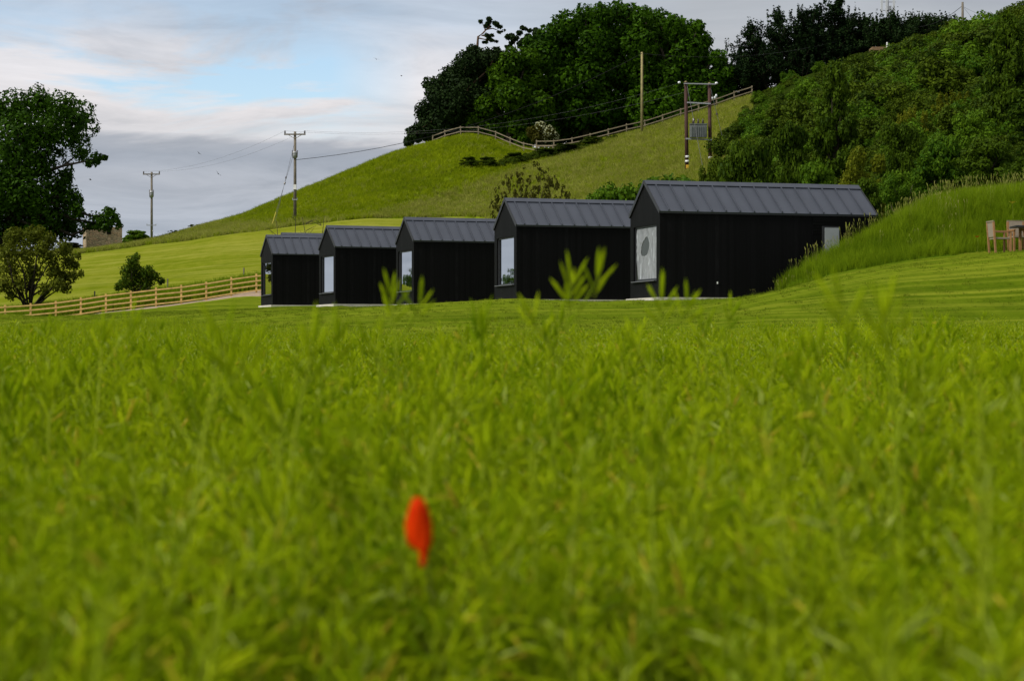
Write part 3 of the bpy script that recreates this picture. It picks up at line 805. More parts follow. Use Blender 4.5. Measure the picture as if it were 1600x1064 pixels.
# ------------------------------------------------------------------ fences
def fence(name, pts, spacing, ph, rails, psz, rsz, mat, label, wob=.0, overhang=.08, group=None, rail_z=None):
    """pts: ground points along the run; each post its own part, each rail run its own part"""
    pts = [Vector(p) for p in pts]
    cum = [0]
    for a, b in zip(pts, pts[1:]): cum.append(cum[-1]+(b-a).length)
    n = max(1, round(cum[-1]/spacing)); pos = []
    for k in range(n+1):
        s = cum[-1]*k/n; i = max(j for j in range(len(cum)-1) if cum[j] <= s+1e-9)
        q = pts[i].lerp(pts[i+1], (s-cum[i])/max(1e-6, cum[i+1]-cum[i]))
        pos.append(Vector((q.x, q.y, float(H(q.x, q.y)))))
    t = empty(name, pos[0]); tag(t, label, 'fence', group)
    o = pos[0]
    rz = rail_z or [ph*(.14+.80*k/(rails-1)) for k in range(rails)]
    for k, p in enumerate(pos):
        m = MB(); h = ph+overhang+random.uniform(-.03, .03)
        lean = Vector((random.uniform(-wob, wob), random.uniform(-wob, wob), 0))
        m.bar(p-o+Vector((0, 0, -.3)), p-o+Vector((0, 0, h))+lean, psz, psz)
        m.build('post', mat, t)
    for z in rz:
        m = MB()
        for a, b in zip(pos, pos[1:]):
            m.bar(a-o+Vector((0, -psz*.62, z+random.uniform(-wob, wob)*.5)), b-o+Vector((0, -psz*.62, z+random.uniform(-wob, wob)*.5)), rsz[0], rsz[1])
        m.build('rail', mat, t)
    return t
fence('post_and_rail_fence', [G(p, 125.6) for p in range(-110, 441, 25)], 1.62, 1.12, 4, .11, (.04, .085), M['newwood'],
      'new pale timber post and rail fence beside the path at the left', .01)
fence('post_and_rail_fence', [G(p, y) for p, y in ((676, 238), (700, 236), (735, 235), (770, 234.5), (800, 233), (830, 231), (864, 229))], 2.1, 1.25, 3, .14, (.06, .10), M['oldwood'],
      'weathered fence curving over the grassy knoll below the dark pines', .03)
fence('post_and_rail_fence', [G(p, y) for p, y in ((838, 238), (873, 237), (917, 236.5), (957, 236), (1000, 236), (1052, 236), (1110, 236), (1175, 236))], 2.2, 1.3, 3, .15, (.06, .11), M['oldwood'],
      'weathered fence climbing the slope behind the twin pole transformer', .03)
# thin stakes of a wire fence behind the new one
for k, p in enumerate((148, 262, 381)):
    m = MB(); g = G(p, 133+k); m.tube([(0, 0, -.2), (0, 0, 1.15)], .05, 6)
    o = m.build('fence_stake', M['grey_pole'], None, False, g)
    tag(o, ['thin grey stake in long grass left of the small shrub', 'thin grey stake in long grass right of the small shrub', 'thin grey stake in the field near the farthest cabin'][k], 'stake', 'stakes in the long grass')

# ------------------------------------------------------------------ trees
def leaves(clumps, n, size, r, up=.25, flat=0., shell=.72, outward=None):
    """n leaf sprays spread over the shells of the clumps; clump = (x, y, z, rx, ry, rz)"""
    C = np.array([c[:3] for c in clumps], float); Rr = np.array([c[3:6] for c in clumps], float)
    w = (Rr[:, 0]*Rr[:, 2]+Rr[:, 0]*Rr[:, 1])**.9; w /= w.sum()
    ci = r.choice(len(C), n, p=w)
    d = r.normal(size=(n, 3)); d /= np.linalg.norm(d, axis=1)[:, None]
    rad = shell+(1.06-shell)*r.uniform(0, 1, n)**.6
    # ragged clumps: lobes along fixed directions
    lob = 1+.22*np.sin(d[:, 0]*5+ci*1.7)*np.sin(d[:, 1]*6+ci)*np.cos(d[:, 2]*5+ci*.6)
    p = C[ci]+d*Rr[ci]*(rad*lob)[:, None]
    nrm = d*.9+r.normal(0, .55, (n, 3)); nrm[:, 2] += up; nrm /= np.linalg.norm(nrm, axis=1)[:, None]
    t = np.cross(nrm, r.normal(size=(n, 3))); t /= np.linalg.norm(t, axis=1)[:, None]+1e-9
    if flat: t[:, 2] -= flat; t /= np.linalg.norm(t, axis=1)[:, None]
    b = np.cross(nrm, t)
    s = (size*r.uniform(.6, 1.35, n))[:, None]
    V = np.stack([p-t*s*.62, p+b*s*.34+nrm*s*.08, p+t*s*.62-nrm*s*.12, p-b*s*.34+nrm*s*.08], 1).reshape(-1, 3)
    return V, np.arange(n*4).reshape(n, 4)

def limbs(mb, base, r0, targets, fork, n=7, r=random):
    """tapered trunk to the fork then a limb to each target"""
    base = Vector(base); fork = Vector(fork)
    mid = base.lerp(fork, .5)+Vector((r.uniform(-.1, .1), r.uniform(-.1, .1), 0))*r0*3
    mb.tube([base-Vector((0, 0, .3)), base+Vector((0, 0, r0*.6)), mid, fork], [r0*1.5, r0*1.1, r0*.9, r0*.75], n)
    for t in targets:
        t = Vector(t); a = fork.lerp(base, r.uniform(0, .35)); d = t-a
        m1 = a+d*.4+Vector((r.uniform(-.1, .1), r.uniform(-.1, .1), r.uniform(0, .15)))*d.length
        m2 = a+d*.75+Vector((r.uniform(-.06, .06), r.uniform(-.06, .06), r.uniform(-.02, .1)))*d.length
        mb.tube([a, m1, m2, t], [r0*.5, r0*.33, r0*.2, r0*.07], 5)

def pix_tree(name, cat, label, base_px, Y, pixclumps, n, size, mat, bark, r0, depth, group=None, fork=.35, seed=1, extra_limbs=None, shell=.7, up=.25, zs=1., flat=0., ntwig=14, core=1.):
    """a tree whose clumps (px, py, radius in px) are listed as seen from the lawn; each gets its own depth inside the crown"""
    r = np.random.default_rng(seed); rr = random.Random(seed)
    g = G(base_px, Y); t = empty(name, g); tag(t, label, cat, group)
    cl = []
    xs = [c[0] for c in pixclumps]; x0, x1 = min(xs), max(xs)
    if zs < .75:
        pixclumps = [(c[0]+rr.uniform(-.75, .75)*c[2], c[1]+rr.uniform(-.5, .5)*c[2], c[2]*rr.uniform(.35, .6)) for c in pixclumps for _ in range(5)]
    for c in pixclumps:
        yy = Y+rr.uniform(-depth, depth)*(.55 if len(c) < 4 else 0)+(c[3] if len(c) > 3 else 0)
        p = at(c[0], c[1], yy)-g; q = c[2]/F*Y
        cl.append((p.x, p.y, p.z, q, q*1.05, q*zs))
    # the far side of the crown
    back = []
    for c in cl:
        if c[3] > 1.2: back.append((c[0]+rr.uniform(-.4, .4)*c[3], c[1]+depth*.8+rr.uniform(0, .4)*depth, c[2]-rr.uniform(0, .4)*c[3], c[3]*.95, c[4], c[5]*.95))
    m = MB()
    top = max(c[2] for c in cl)
    fk = (sum(c[0] for c in cl)/len(cl)*.3, 0, top*fork)
    tg_ = [(c[0], c[1], c[2]) for c in rr.sample(cl, min(ntwig, len(cl)))]
    limbs(m, (0, 0, 0), r0, tg_, fk, r=rr)
    if extra_limbs:
        for path, ra, rb in extra_limbs:
            P_ = [at(a, b, Y)-g for a, b in path]
            m.tube(P_, [ra+(rb-ra)*k/(len(P_)-1) for k in range(len(P_))], 6)
    m.build('trunk', bark, t, True)
    V, Q = leaves(cl+back, n, size, r, up, flat, shell)
    if core and shell > .5:
        V2, Q2 = leaves([(c[0], c[1]+.3*depth, c[2], c[3]*.8, c[4], c[5]*.8) for c in cl], int(n*core/3), size*1.5, r, up, flat, .15)
        V = np.concatenate([V, V2]); Q = np.concatenate([Q, Q2+n*4])
    link('crown', np_mesh('crown', V, Q, mat), t)
    return t, cl

# the big tree at the left edge
big = [(20, 168, 30), (60, 160, 26), (98, 166, 24), (117, 186, 19), (-20, 170, 30), (-60, 190, 34), (-95, 230, 34), (30, 207, 36), (76, 203, 30), (110, 214, 18), (124, 240, 12),
       (8, 250, 38), (56, 250, 30), (148, 248, 11, 0), (136, 254, 7, 0), (159, 245, 6, 0), (100, 276, 13), (88, 298, 25), (110, 312, 16), (118, 330, 12), (42, 300, 36), (-10, 300, 40), (-60, 290, 40), (-100, 300, 34),
       (72, 335, 28), (102, 348, 18), (82, 357, 17), (30, 345, 34), (-30, 345, 36), (55, 362, 18), (8, 368, 22),
       (150, 345, 15, 0), (172, 338, 14, 0), (162, 350, 13, 0), (182, 350, 8, 0), (136, 352, 8, 0), (168, 330, 7, 0)]
pix_tree('broadleaf_tree', 'tree', 'huge dark leafy tree at the left edge, one low branch over the stone ruin', 2, 232, big, 27000, .38, M['ash'], M['darkbark'], .7, 5.5, seed=2, core=.8,
         extra_limbs=[([(40, 330), (85, 355), (112, 368), (125, 362), (150, 352)], .28, .1), ([(60, 270), (105, 258), (135, 252), (150, 248)], .2, .05), ([(5, 380), (30, 280), (60, 220)], .55, .2)])

# wood on the hilltop
pineA = [(648, 210, 14), (668, 200, 20), (690, 190, 24), (664, 172, 16), (672, 132, 12), (684, 150, 20), (705, 165, 26), (705, 120, 18), (726, 140, 26), (728, 100, 20), (742, 90, 17), (760, 95, 20), (748, 122, 26), (775, 110, 20), (732, 178, 24), (760, 160, 24), (712, 200, 20), (735, 205, 18), (638, 222, 8), (690, 128, 12), (738, 78, 9), (775, 85, 11)]
pix_tree('pine_tree', 'tree', 'dark spreading pine at the left end of the hilltop wood', 715, 248, pineA, 24000, .36, M['pine'], M['redbark'], .4, 4.5, seed=3)
lean = [(768, 34, 8), (758, 40, 8), (776, 42, 8), (783, 50, 6), (766, 58, 9), (758, 64, 6), (772, 66, 6), (752, 34, 4), (764, 30, 5)]
pix_tree('pine_tree', 'tree', 'small bent pine with flat tufts sticking out above the wood', 747, 252, lean, 1500, .30, M['pine'], M['redbark'], .22, .8, seed=4, fork=.72,
         extra_limbs=[([(746, 120), (746, 72), (747, 58), (755, 52), (766, 40)], .22, .07), ([(747, 60), (757, 62), (768, 66)], .1, .04), ([(757, 47), (770, 45), (783, 50)], .1, .04), ([(758, 46), (753, 35)], .08, .03), ([(766, 40), (764, 30)], .07, .03), ([(752, 56), (766, 58)], .08, .03)], zs=.6, ntwig=0, shell=.35)
sp = [(800, 58, 9), (815, 48, 9), (830, 52, 11), (842, 48, 8), (808, 70, 9), (822, 64, 8), (840, 66, 10), (795, 70, 6)]
pix_tree('pine_tree', 'tree', 'thin airy pine crown showing between the bent pine and the great broadleaf tree', 818, 262, sp, 2600, .30, M['pine'], M['redbark'], .25, 1.5, seed=5, fork=.7, zs=.7,
         extra_limbs=[([(818, 150), (816, 80), (808, 68)], .2, .08), ([(817, 90), (826, 70), (840, 62)], .14, .05)], ntwig=4)
midB = [(770, 150, 22), (750, 185, 22), (785, 120, 22), (800, 95, 20), (800, 150, 26), (775, 195, 24), (810, 190, 26), (830, 130, 24), (840, 170, 26), (745, 212, 15), (760, 165, 18), (790, 215, 20), (735, 195, 14), (820, 215, 18), (826, 95, 18), (852, 205, 20)]
pix_tree('broadleaf_tree', 'tree', 'fresh green broadleaf tree beside the dark pine with foliage down to the knoll fence', 795, 246, midB, 22000, .42, M['syc2'], M['bark'], .45, 4, seed=6)
bigC = [(860, 60, 22), (885, 42, 24), (915, 30, 22), (940, 24, 18), (965, 20, 16), (985, 22, 16), (850, 90, 26), (890, 85, 30), (930, 70, 30), (965, 60, 28), (880, 130, 30), (920, 120, 32), (960, 110, 32), (865, 165, 28), (900, 175, 30), (940, 165, 32), (870, 205, 22), (905, 215, 20), (940, 205, 24), (965, 165, 28), (975, 200, 22), (830, 70, 14)]
pix_tree('broadleaf_tree', 'tree', 'tallest broadleaf tree of the hilltop wood behind the flowering bush', 915, 252, bigC, 30000, .45, M['syc'], M['bark'], .6, 6, seed=7)
bigD = [(1005, 28, 18), (1030, 34, 20), (1055, 42, 18), (1080, 50, 18), (1092, 42, 9), (1000, 70, 30), (1040, 75, 30), (1075, 80, 26), (1098, 90, 18), (1000, 115, 30), (1045, 120, 32), (1085, 120, 26), (1112, 125, 20), (1130, 120, 19), (1122, 92, 14), (1005, 165, 30), (1045, 165, 30), (1085, 155, 26), (1120, 150, 22), (1135, 148, 14), (1100, 64, 14), (1010, 195, 20), (1050, 185, 20), (1128, 100, 10), (1137, 112, 11), (1140, 162, 12), (1144, 135, 8)]
pix_tree('broadleaf_tree', 'tree', 'wide broadleaf tree of the hilltop wood rising behind the bare tan pole', 1050, 251, bigD, 28000, .45, M['syc'], M['bark'], .6, 6, seed=8)
# hawthorn in blossom at the wood's foot
haw = [(832, 207, 9), (845, 200, 9), (858, 208, 10), (850, 216, 10), (838, 216, 8), (866, 214, 7)]
ht, hc = pix_tree('hawthorn', 'bush', 'hawthorn covered in cream blossom in front of the hilltop wood', 848, 241, haw, 2200, .26, M['olive'], M['bark'], .1, 1, seed=9, ntwig=5)
V, Q = leaves([(c[0], c[1]-.25, c[2]+.1, c[3]*1.02, c[4], c[5]) for c in hc[1:4]+hc[5:]], 420, .22, np.random.default_rng(5))
link('blossom', np_mesh('blossom', V, Q, M['blossom']), ht)

# conifers on the skyline at the right: tiers of up-swept sprays
def conifer(px, Y, top_py, w, label, seed, tops=1, dens=1., name='conifer', base_py=None):
    r = np.random.default_rng(seed); rr = random.Random(seed)
    g = G(px, Y); h = at(px, top_py, Y).z-g.z; wm = w/F*Y
    t = empty(name, g); tag(t, label, 'tree', 'dark conifers on the skyline')
    m = MB(); cl = []
    for k in range(tops):
        ox = (k-(tops-1)/2)*wm*.3+rr.uniform(-.05, .05)*wm; hh = h*(1 if k == tops//2 else rr.uniform(.78, .95))
        m.tube([(ox*.3, 0, -.3), (ox*.7, 0, hh*.4), (ox, 0, hh*.96)], [.3, .2, .03], 6)
        z = hh*.08
        while z < hh*.97:
            f = z/hh; reach = wm*.58*(1-f)**.62*(1 if tops == 1 else .75)+.25
            for b in range(5 if f < .7 else 3):
                a = rr.uniform(0, 6.283); L = reach*rr.choice((.45, .7, .9, 1.05, 1.25))*rr.uniform(.85, 1.1)
                d = Vector((math.cos(a), math.sin(a), 0))
                o_ = Vector((ox, 0, z)); e = o_+d*L+Vector((0, 0, L*rr.uniform(.15, .6)))
                m.tube([o_, o_+d*L*.6+Vector((0, 0, L*.1)), e], [.06, .05, .015], 4)
                for q in (.3, .55, .8):
                    c = o_.lerp(e, q); s = (.95-.5*q)*(.5+.13*L)
                    cl.append((c.x+rr.uniform(-.2, .2), c.y, c.z-.05, s*1.1, s*1.1, s*.62))
                for q in range(3):
                    cl.append((e.x+rr.uniform(-.3, .3), e.y+rr.uniform(-.3, .3), e.z+rr.uniform(-.1, .45), .15, .15, rr.uniform(.45, 1.0)))
            z += h*.05*rr.uniform(.8, 1.25)
        cl.append((ox, 0, hh*.96, .22, .22, .9))
    m.build('trunk', M['darkbark'], t, True)
    V, Q = leaves(cl, int(19000*dens), .27, r, .2, 0, .25)
    link('crown', np_mesh('crown', V, Q, M['conifer']), t)
conifer(1174, 257, 62, 84, 'ragged dark conifer next to the broadleaf wood, lowest of the skyline conifers', 31, 2)
conifer(1215, 249, 18, 120, 'broad dark conifer with several tops left of the tallest conifer', 32, 3, 1.3)
conifer(1285, 250, -2, 120, 'tallest dark conifer on the skyline with two pointed tops', 33, 2, 1.4)
conifer(1330, 252, 32, 80, 'dark conifer filling the gap between the tallest conifer and the mast', 34, 2)
conifer(1392, 247, 34, 95, 'dark conifer standing in front of the phone mast', 35, 1, 1.1)
conifer(1448, 249, 34, 85, 'low bushy dark conifer at the right end of the skyline row', 36, 3, .9)

# ---- bushes: a few kinds, each with a shared crown and stem mesh
def bush_kind(kind, seed):
    r = np.random.default_rng(seed); rr = random.Random(seed)
    m = MB(); cl = []
    if kind == 'round':
        for k in range(70):
            a = rr.uniform(0, 6.28); e = rr.uniform(.02, 1.); q = rr.uniform(.12, .46)
            cl.append((math.cos(a)*q*math.sqrt(1-e*e*.75), math.sin(a)*q*math.sqrt(1-e*e*.75), .15+.68*e, rr.uniform(.07, .15), rr.uniform(.07, .15), rr.uniform(.05, .11)))
    elif kind == 'upright':
        for k in range(90):
            e = rr.uniform(.04, 1.); q = .36*(1-e)**.6*rr.uniform(.3, 1.1)+.03; a = rr.uniform(0, 6.28)
            cl.append((math.cos(a)*q, math.sin(a)*q, .1+.83*e, .09*(1.15-e*.6), .09*(1.15-e*.6), .06))
    elif kind == 'feather':
        for k in range(40):
            a = rr.uniform(0, 6.28); q = .4*math.sqrt(rr.random()); h = rr.uniform(.45, 1.)*(1-.5*q)
            for z in (.3, .6, .9): cl.append((math.cos(a)*q*(.7+.4*z), math.sin(a)*q*(.7+.4*z), h*z, .035, .035, .17*h))
    elif kind == 'ragged':
        for k in range(30):
            a = rr.uniform(0, 6.28); e = rr.uniform(.1, 1.); q = rr.uniform(.1, .5)
            cl.append((math.cos(a)*q, math.sin(a)*q, .12+.75*e*(1-q*.5), rr.uniform(.06, .14), rr.uniform(.06, .14), rr.uniform(.06, .12)))
    elif kind == 'vase':
        for k in range(420):
            a = rr.uniform(0, 6.28); q = .5*math.sqrt(rr.uniform(.02, 1)); z = (.35+.62*rr.random()**.6)*(1-.55*q*q*2)
            cl.append((math.cos(a)*q, math.sin(a)*q, z, rr.uniform(.01, .025), rr.uniform(.01, .025), rr.uniform(.01, .03)))
    limbs(m, (0, 0, 0), .007 if kind == 'vase' else .03, [c[:3] for c in rr.sample(cl, 60 if kind == 'vase' else 12)], (0, 0, .22), 5, rr)
    n = {'round': 17000, 'upright': 16000, 'feather': 9000, 'ragged': 10000, 'vase': 4200}[kind]
    V, Q = leaves(cl, n, {'round': .038, 'upright': .034, 'feather': .036, 'ragged': .034, 'vase': .024}[kind], r, .25, 0, .4)
    me = bpy.data.meshes.new('trunk'); me.from_pydata(m.v, [], m.f); me.materials.append(M['bark'])
    return V, Q, me
KIND = {}
def bush(px, Y, h, w, kind, mat, label, cat='bush', group=None, name='bush', seed=1, rz=None, sink=.0):
    key = (kind, mat, seed)
    if key not in KIND:
        V, Q, tm = bush_kind(kind, seed+len(kind))
        KIND[key] = (np_mesh('crown', V, Q, M[mat]), tm)
    g = G(px, Y); g.z -= sink
    t = empty(name, g, random.uniform(0, 6.28) if rz is None else rz); t.scale = (w, w, h)
    tag(t, label, cat, group)
    link('trunk', KIND[key][1], t); link('crown', KIND[key][0], t)
    return t
def pxh(px, Y, top): return at(px, top, Y).z-G(px, Y).z      # height of something whose top shows at row top
def B(px, Y, top, wpx, kind, mat, label, **k):
    bush(px, Y, max(.5, pxh(px, Y, top))*1.03, wpx/F*Y*1.0, kind, mat, label, **k)
SG = 'trees and bushes on the slope behind the nearest cabin'
B(1172, 92, 195, 105, 'round', 'scrub', 'dark rounded bush above the ridge of the nearest cabin, next to the twin pole', group=SG)
B(1128, 120, 228, 70, 'ragged', 'gorse', 'dark gorse bush at the foot of the twin pole transformer, on its right', group=SG, seed=2)
B(1235, 100, 180, 90, 'round', 'scrub', 'mid green bush left of the tall shaggy tree on the slope', group=SG, seed=2)
B(1305, 112, 98, 110, 'upright', 'scrub', 'tall shaggy tree standing above the middle of the nearest roof', group=SG, name='tree', cat='tree')
B(1208, 79, 262, 70, 'ragged', 'yellow', 'low yellow green shrub touching the ridge of the nearest cabin', group=SG, seed=3)
B(1275, 82, 240, 80, 'round', 'bright', 'leafy shrub close behind the nearest ridge, below the tall shaggy tree', group=SG, seed=3)
B(1345, 86, 212, 95, 'ragged', 'yellow', 'loose yellowish bush above the right end of the nearest roof', group=SG, seed=4)
B(1355, 74, 268, 62, 'round', 'scrub', 'small dark bush squeezed between the roof end and the bank', group=SG, seed=4)
B(1405, 92, 176, 85, 'round', 'scrub', 'dark bush in the middle of the slope right of the yellowish bush', group=SG, seed=5)
B(1405, 78, 248, 85, 'ragged', 'bright', 'fresh green bush on top of the bank left of the flowering elder', group=SG, seed=6)
B(1470, 82, 205, 100, 'round', 'bright', 'bright green rounded bush in the centre of the bank top', group=SG, seed=6)
B(1495, 125, 140, 90, 'feather', 'yellow', 'feathery yellow green broom with upright plumes high on the slope', group=SG)
B(1425, 118, 165, 70, 'feather', 'yellow', 'smaller feathery broom left of the large plumed one', group=SG, seed=2)
B(1545, 80, 205, 110, 'round', 'scrub', 'large dark bush on the bank top above the garden chairs', group=SG, seed=7)
B(1575, 105, 20, 120, 'upright', 'scrub', 'tall slender tree at the right edge reaching up to the skyline', group=SG, name='tree', cat='tree', seed=2)
B(1640, 95, 110, 130, 'round', 'scrub', 'dark tree cut off by the right edge beside the slender tree', group=SG, seed=8)
B(1615, 76, 235, 90, 'ragged', 'scrub', 'shaggy bush cut off by the right edge above the garden table', group=SG, seed=9)
B(1510, 95, 165, 80, 'round', 'bright', 'leafy green bush below the large plumed broom', group=SG, seed=10)
# bushes on the grass slope behind the roofs
B(1030, 90, 262, 195, 'round', 'bright', 'fresh green bush against the gable top of the nearest cabin', group='green bushes between the two nearest roofs', seed=11)
B(962, 88, 277, 150, 'round', 'bright', 'lower fresh green bush above the ridge of the second nearest cabin', group='green bushes between the two nearest roofs', seed=3)
B(832, 106, 254, 135, 'vase', 'olive', 'thin twiggy bush with pale blossom behind the second nearest roof', name='hawthorn', seed=12)
B(748, 108, 325, 36, 'ragged', 'bright', 'little bush with white flowers showing at the end of the middle roof', seed=13)
# the gorse line on the hill
GL = 'gorse bushes along the hollow in the hillside'
for k, (p, top, w, y, lb) in enumerate(((734, 277, 30, 219, 'lowest small gorse bush of the line in the hollow'), (762, 274, 34, 220, 'low dark gorse bush second from the bottom of the line'), (806, 257, 36, 224, 'dark gorse bush halfway up the hollow'),
        (852, 240, 50, 227, 'large gorse clump where the knoll fence ends'), (888, 226, 56, 229, 'large gorse clump below the flowering hawthorn'), (925, 217, 44, 231, 'long low gorse clump against the climbing fence'))):
    g_ = G(p, y); bush(p, y, max(1.25, pxh(p, y, top)), w*1.1/F*y, 'round', 'gorse', lb, group=GL, name='gorse_bush', seed=2)
# left: thorn tree and shrub behind the fence, hedges by the ruin
thorn = [(20, 372, 16), (50, 368, 15), (75, 375, 14), (100, 388, 14), (12, 395, 17), (40, 395, 18), (75, 400, 18), (108, 408, 14), (15, 420, 20), (50, 425, 18), (85, 425, 16), (112, 432, 11), (6, 445, 14), (30, 445, 14), (90, 445, 12), (118, 415, 7), (64, 388, 12), (30, 362, 9), (62, 360, 8), (98, 432, 10), (70, 452, 11), (16, 462, 9), (104, 450, 9), (122, 400, 6), (126, 428, 6), (50, 448, 9)]
pix_tree('thorn_tree', 'tree', 'open crowned olive thorn tree behind the fence at the left edge', 38, 131, thorn, 8500, .17, M['thorn'], M['darkbark'], .17, 1.6, seed=12, fork=.08, shell=.1,
         extra_limbs=[([(38, 470), (70, 450), (95, 430)], .08, .03), ([(38, 468), (20, 440), (10, 400)], .09, .03), ([(40, 460), (55, 420), (60, 385)], .09, .03), ([(40, 474), (15, 455), (0, 440)], .08, .03)])
shr = [(207, 410, 11), (213, 402, 7), (200, 425, 13), (215, 428, 14), (230, 425, 11), (195, 442, 11), (210, 445, 13), (228, 442, 12), (242, 432, 8), (186, 448, 7), (252, 440, 6)]
pix_tree('shrub', 'bush', 'small dark green shrub standing behind the middle of the new fence', 212, 130, shr, 3000, .16, M['scrub'], M['darkbark'], .09, 1., seed=14, fork=.2, shell=.3)
B(213, 262, 358, 50, 'round', 'bright', 'low hedge bush between the stone ruin and the thin pole', group='hedge bushes by the stone ruin', seed=3)
B(112, 240, 378, 40, 'round', 'olive', 'low olive bush left of the stone ruin', group='hedge bushes by the stone ruin', seed=3)
for p, w, tp, lb in ((305, 26, 353, 'tiny dark bush on the skyline just right of the thin pole'), (272, 18, 362, 'tiny dark bush on the skyline at the foot of the hill')):
    bush(p, 238, max(.8, pxh(p, 238, tp)), w/F*238, 'ragged', 'gorse', lb, seed=3, group='bushes low on the skyline')
# bare saplings in the field above the far roofs
for k, (p, top) in enumerate(((435, 345), (462, 336), (478, 340), (502, 338))):
    rr = random.Random(k+50); g = G(p, 150); h = pxh(p, 150, top); m = MB()
    m.tube([(0, 0, -.2), (.1*rr.uniform(-1, 1), 0, h*.5), (.3*rr.uniform(-1, 1), 0, h)], [.05, .035, .015], 5)
    for q in range(7):
        z = h*rr.uniform(.3, .9); d = rr.choice((-1, 1))*rr.uniform(.3, .9)
        m.tube([(0, 0, z), (d*.5, rr.uniform(-.3, .3), z+.2), (d, rr.uniform(-.4, .4), z+rr.uniform(.3, .7))], [.025, .018, .008], 4)
    o = m.build('sapling', M['bark'], None, False, g)
    tag(o, ['bare twisted sapling above the hidden cabin ridge', 'tallest bare sapling above the leftmost cabins', 'bare sapling just right of the tallest one', 'bare leaning sapling above the second farthest roof'][k], 'sapling', 'bare saplings in the mown field')

# gorse covering the right hillside: too many to count
gp = []
for k in range(4):
    r = np.random.default_rng(60+k); cl = []
    for q in range(9):
        a = r.uniform(0, 6.28); d = r.uniform(0, .55); cl.append((math.cos(a)*d, math.sin(a)*d, r.uniform(.25, .75), r.uniform(.2, .38), r.uniform(.2, .38), r.uniform(.15, .3)))
    V, Q = leaves(cl, 2400, .085, r, .35, 0, .4)
    gp.append(np_mesh('gorse', V, Q, M['gorse'] if k < 3 else M['bright']))
gorse_coll = proto_coll('gorse clumps', gp)
X, Y, px = in_fan(3900, 1060, 1950, 84, 247)
lim = np.interp(Y, [84, 110, 150, 200, 236, 247], [1190, 1150, 1120, 1130, 1185, 1230])
k = px > lim+rng.normal(0, 12, len(px)); X, Y, px = X[k], Y[k], px[k]; n = len(X)
s = rng.choice([.8, 1.1, 1.5, 2.1, 2.7], n, p=[.3, .3, .2, .13, .07])*rng.uniform(.85, 1.15, n)*np.interp(Y, [84, 125, 150, 190, 225], [.55, .7, 1, 1, .6])
scatter('gorse_cover', np.stack([X, Y, H(X, Y)-.15*s-np.interp(Y, [200, 230], [0, .4])], -1), np.stack([0*X, 0*X, rng.uniform(0, 6.28, n)], -1), np.stack([s*1.1, s*1.1, s*rng.uniform(.8, 1.25, n)], -1),
        np.minimum(rng.integers(0, 5, n), 3), gorse_coll, 'dense green gorse and scrub covering the steep hillside at the right', 'gorse')
# low gorse along the hollow in the hillside
n = 260; t_ = rng.uniform(0, 1, n)
px = np.interp(t_, [0, .1, .25, .5, .7, .85, 1], [690, 734, 762, 809, 852, 888, 955]); Y = np.interp(t_, [0, .1, .25, .5, .7, .85, 1], [216, 219, 220, 224, 227, 229, 232])
Y = Y+rng.normal(0, .5, n); px = px+rng.normal(0, 5, n); X = (px-800)/F*Y; s = rng.uniform(.35, .7, n)*np.interp(t_, [0, .2, .6, 1], [.5, .8, 1.5, 1.])
scatter('low_gorse', np.stack([X, Y, H(X, Y)-.1], -1), np.stack([0*X, 0*X, rng.uniform(0, 6.28, n)], -1), np.stack([s, s, s*1.1], -1), rng.integers(0, 3, n), gorse_coll, 'low dark gorse creeping along the hollow in the hillside', 'gorse')
# woods beyond the left of the view: they mirror in the cabin windows
X = rng.uniform(-420, -190, 700); Y = rng.uniform(90, 380, 700); k = (X/Y < -.42) & (np.hypot(X, Y-60) > 150); X, Y = X[k], Y[k]; n = len(X); s = rng.choice([6, 8, 10, 12], n)*rng.uniform(.9, 1.1, n)
scatter('far_wood', np.stack([X, Y, H(X, Y)-1], -1), np.stack([0*X, 0*X, rng.uniform(0, 6.28, n)], -1), np.stack([s, s, s*1.2], -1), np.minimum(rng.integers(0, 5, n), 3), gorse_coll,
        'dark wood far to the left mirrored in the cabin windows', 'wood')

# ------------------------------------------------------------------ stone ruin
def ruin():
    g = G(160, 250); t = empty('stone_ruin', g, .35); tag(t, 'ruined stone building with broken wall tops under the low tree branch', 'building')
    w, d, h, th = 4.4, 3.4, 2.75, .5
    def wall(a, b, h0, seed, hole=None):
        r = random.Random(seed); m = MB(); a = Vector(a); b = Vector(b); L = (b-a).length; n = 12; u = (b-a)/L; nn = Vector((-u.y, u.x, 0))*th
        for k in range(n):
            hh = h0+r.uniform(-.25, .2); lo = 0.0
            if hole and hole[0] <= k < hole[1]: hh -= hole[2]
            p = a+u*(L*k/n); q = a+u*(L*(k+1)/n)
            m.add([p-Vector((0, 0, .6)), q-Vector((0, 0, .6)), q+nn-Vector((0, 0, .6)), p+nn-Vector((0, 0, .6)), p+Vector((0, 0, hh)), q+Vector((0, 0, hh)), q+nn+Vector((0, 0, hh)), p+nn+Vector((0, 0, hh))],
                  [(4, 5, 6, 7), (0, 1, 5, 4), (2, 3, 7, 6), (1, 2, 6, 5), (3, 0, 4, 7)])
        m.build('wall', M['stone'], t)
    wall((-w/2, -d/2, 0), (w/2, -d/2, 0), h, 1, (7, 8, .5)); wall((w/2, -d/2+.003, 0), (w/2, d/2, 0), h-.2, 2); wall((w/2, d/2, 0), (-w/2, d/2, 0), h-.1, 3); wall((-w/2, d/2, 0), (-w/2, -d/2+.003, 0), h-.1, 4)
    m = MB(); m.box((.55, -d/2-.02, 1.95), (.5, .06, .75)); m.build('window', plain('painted opening shade', (.01, .009, .008), .9, .1), t)  # block on the solid wall, its near-black colour paints the shade of an opening
ruin()

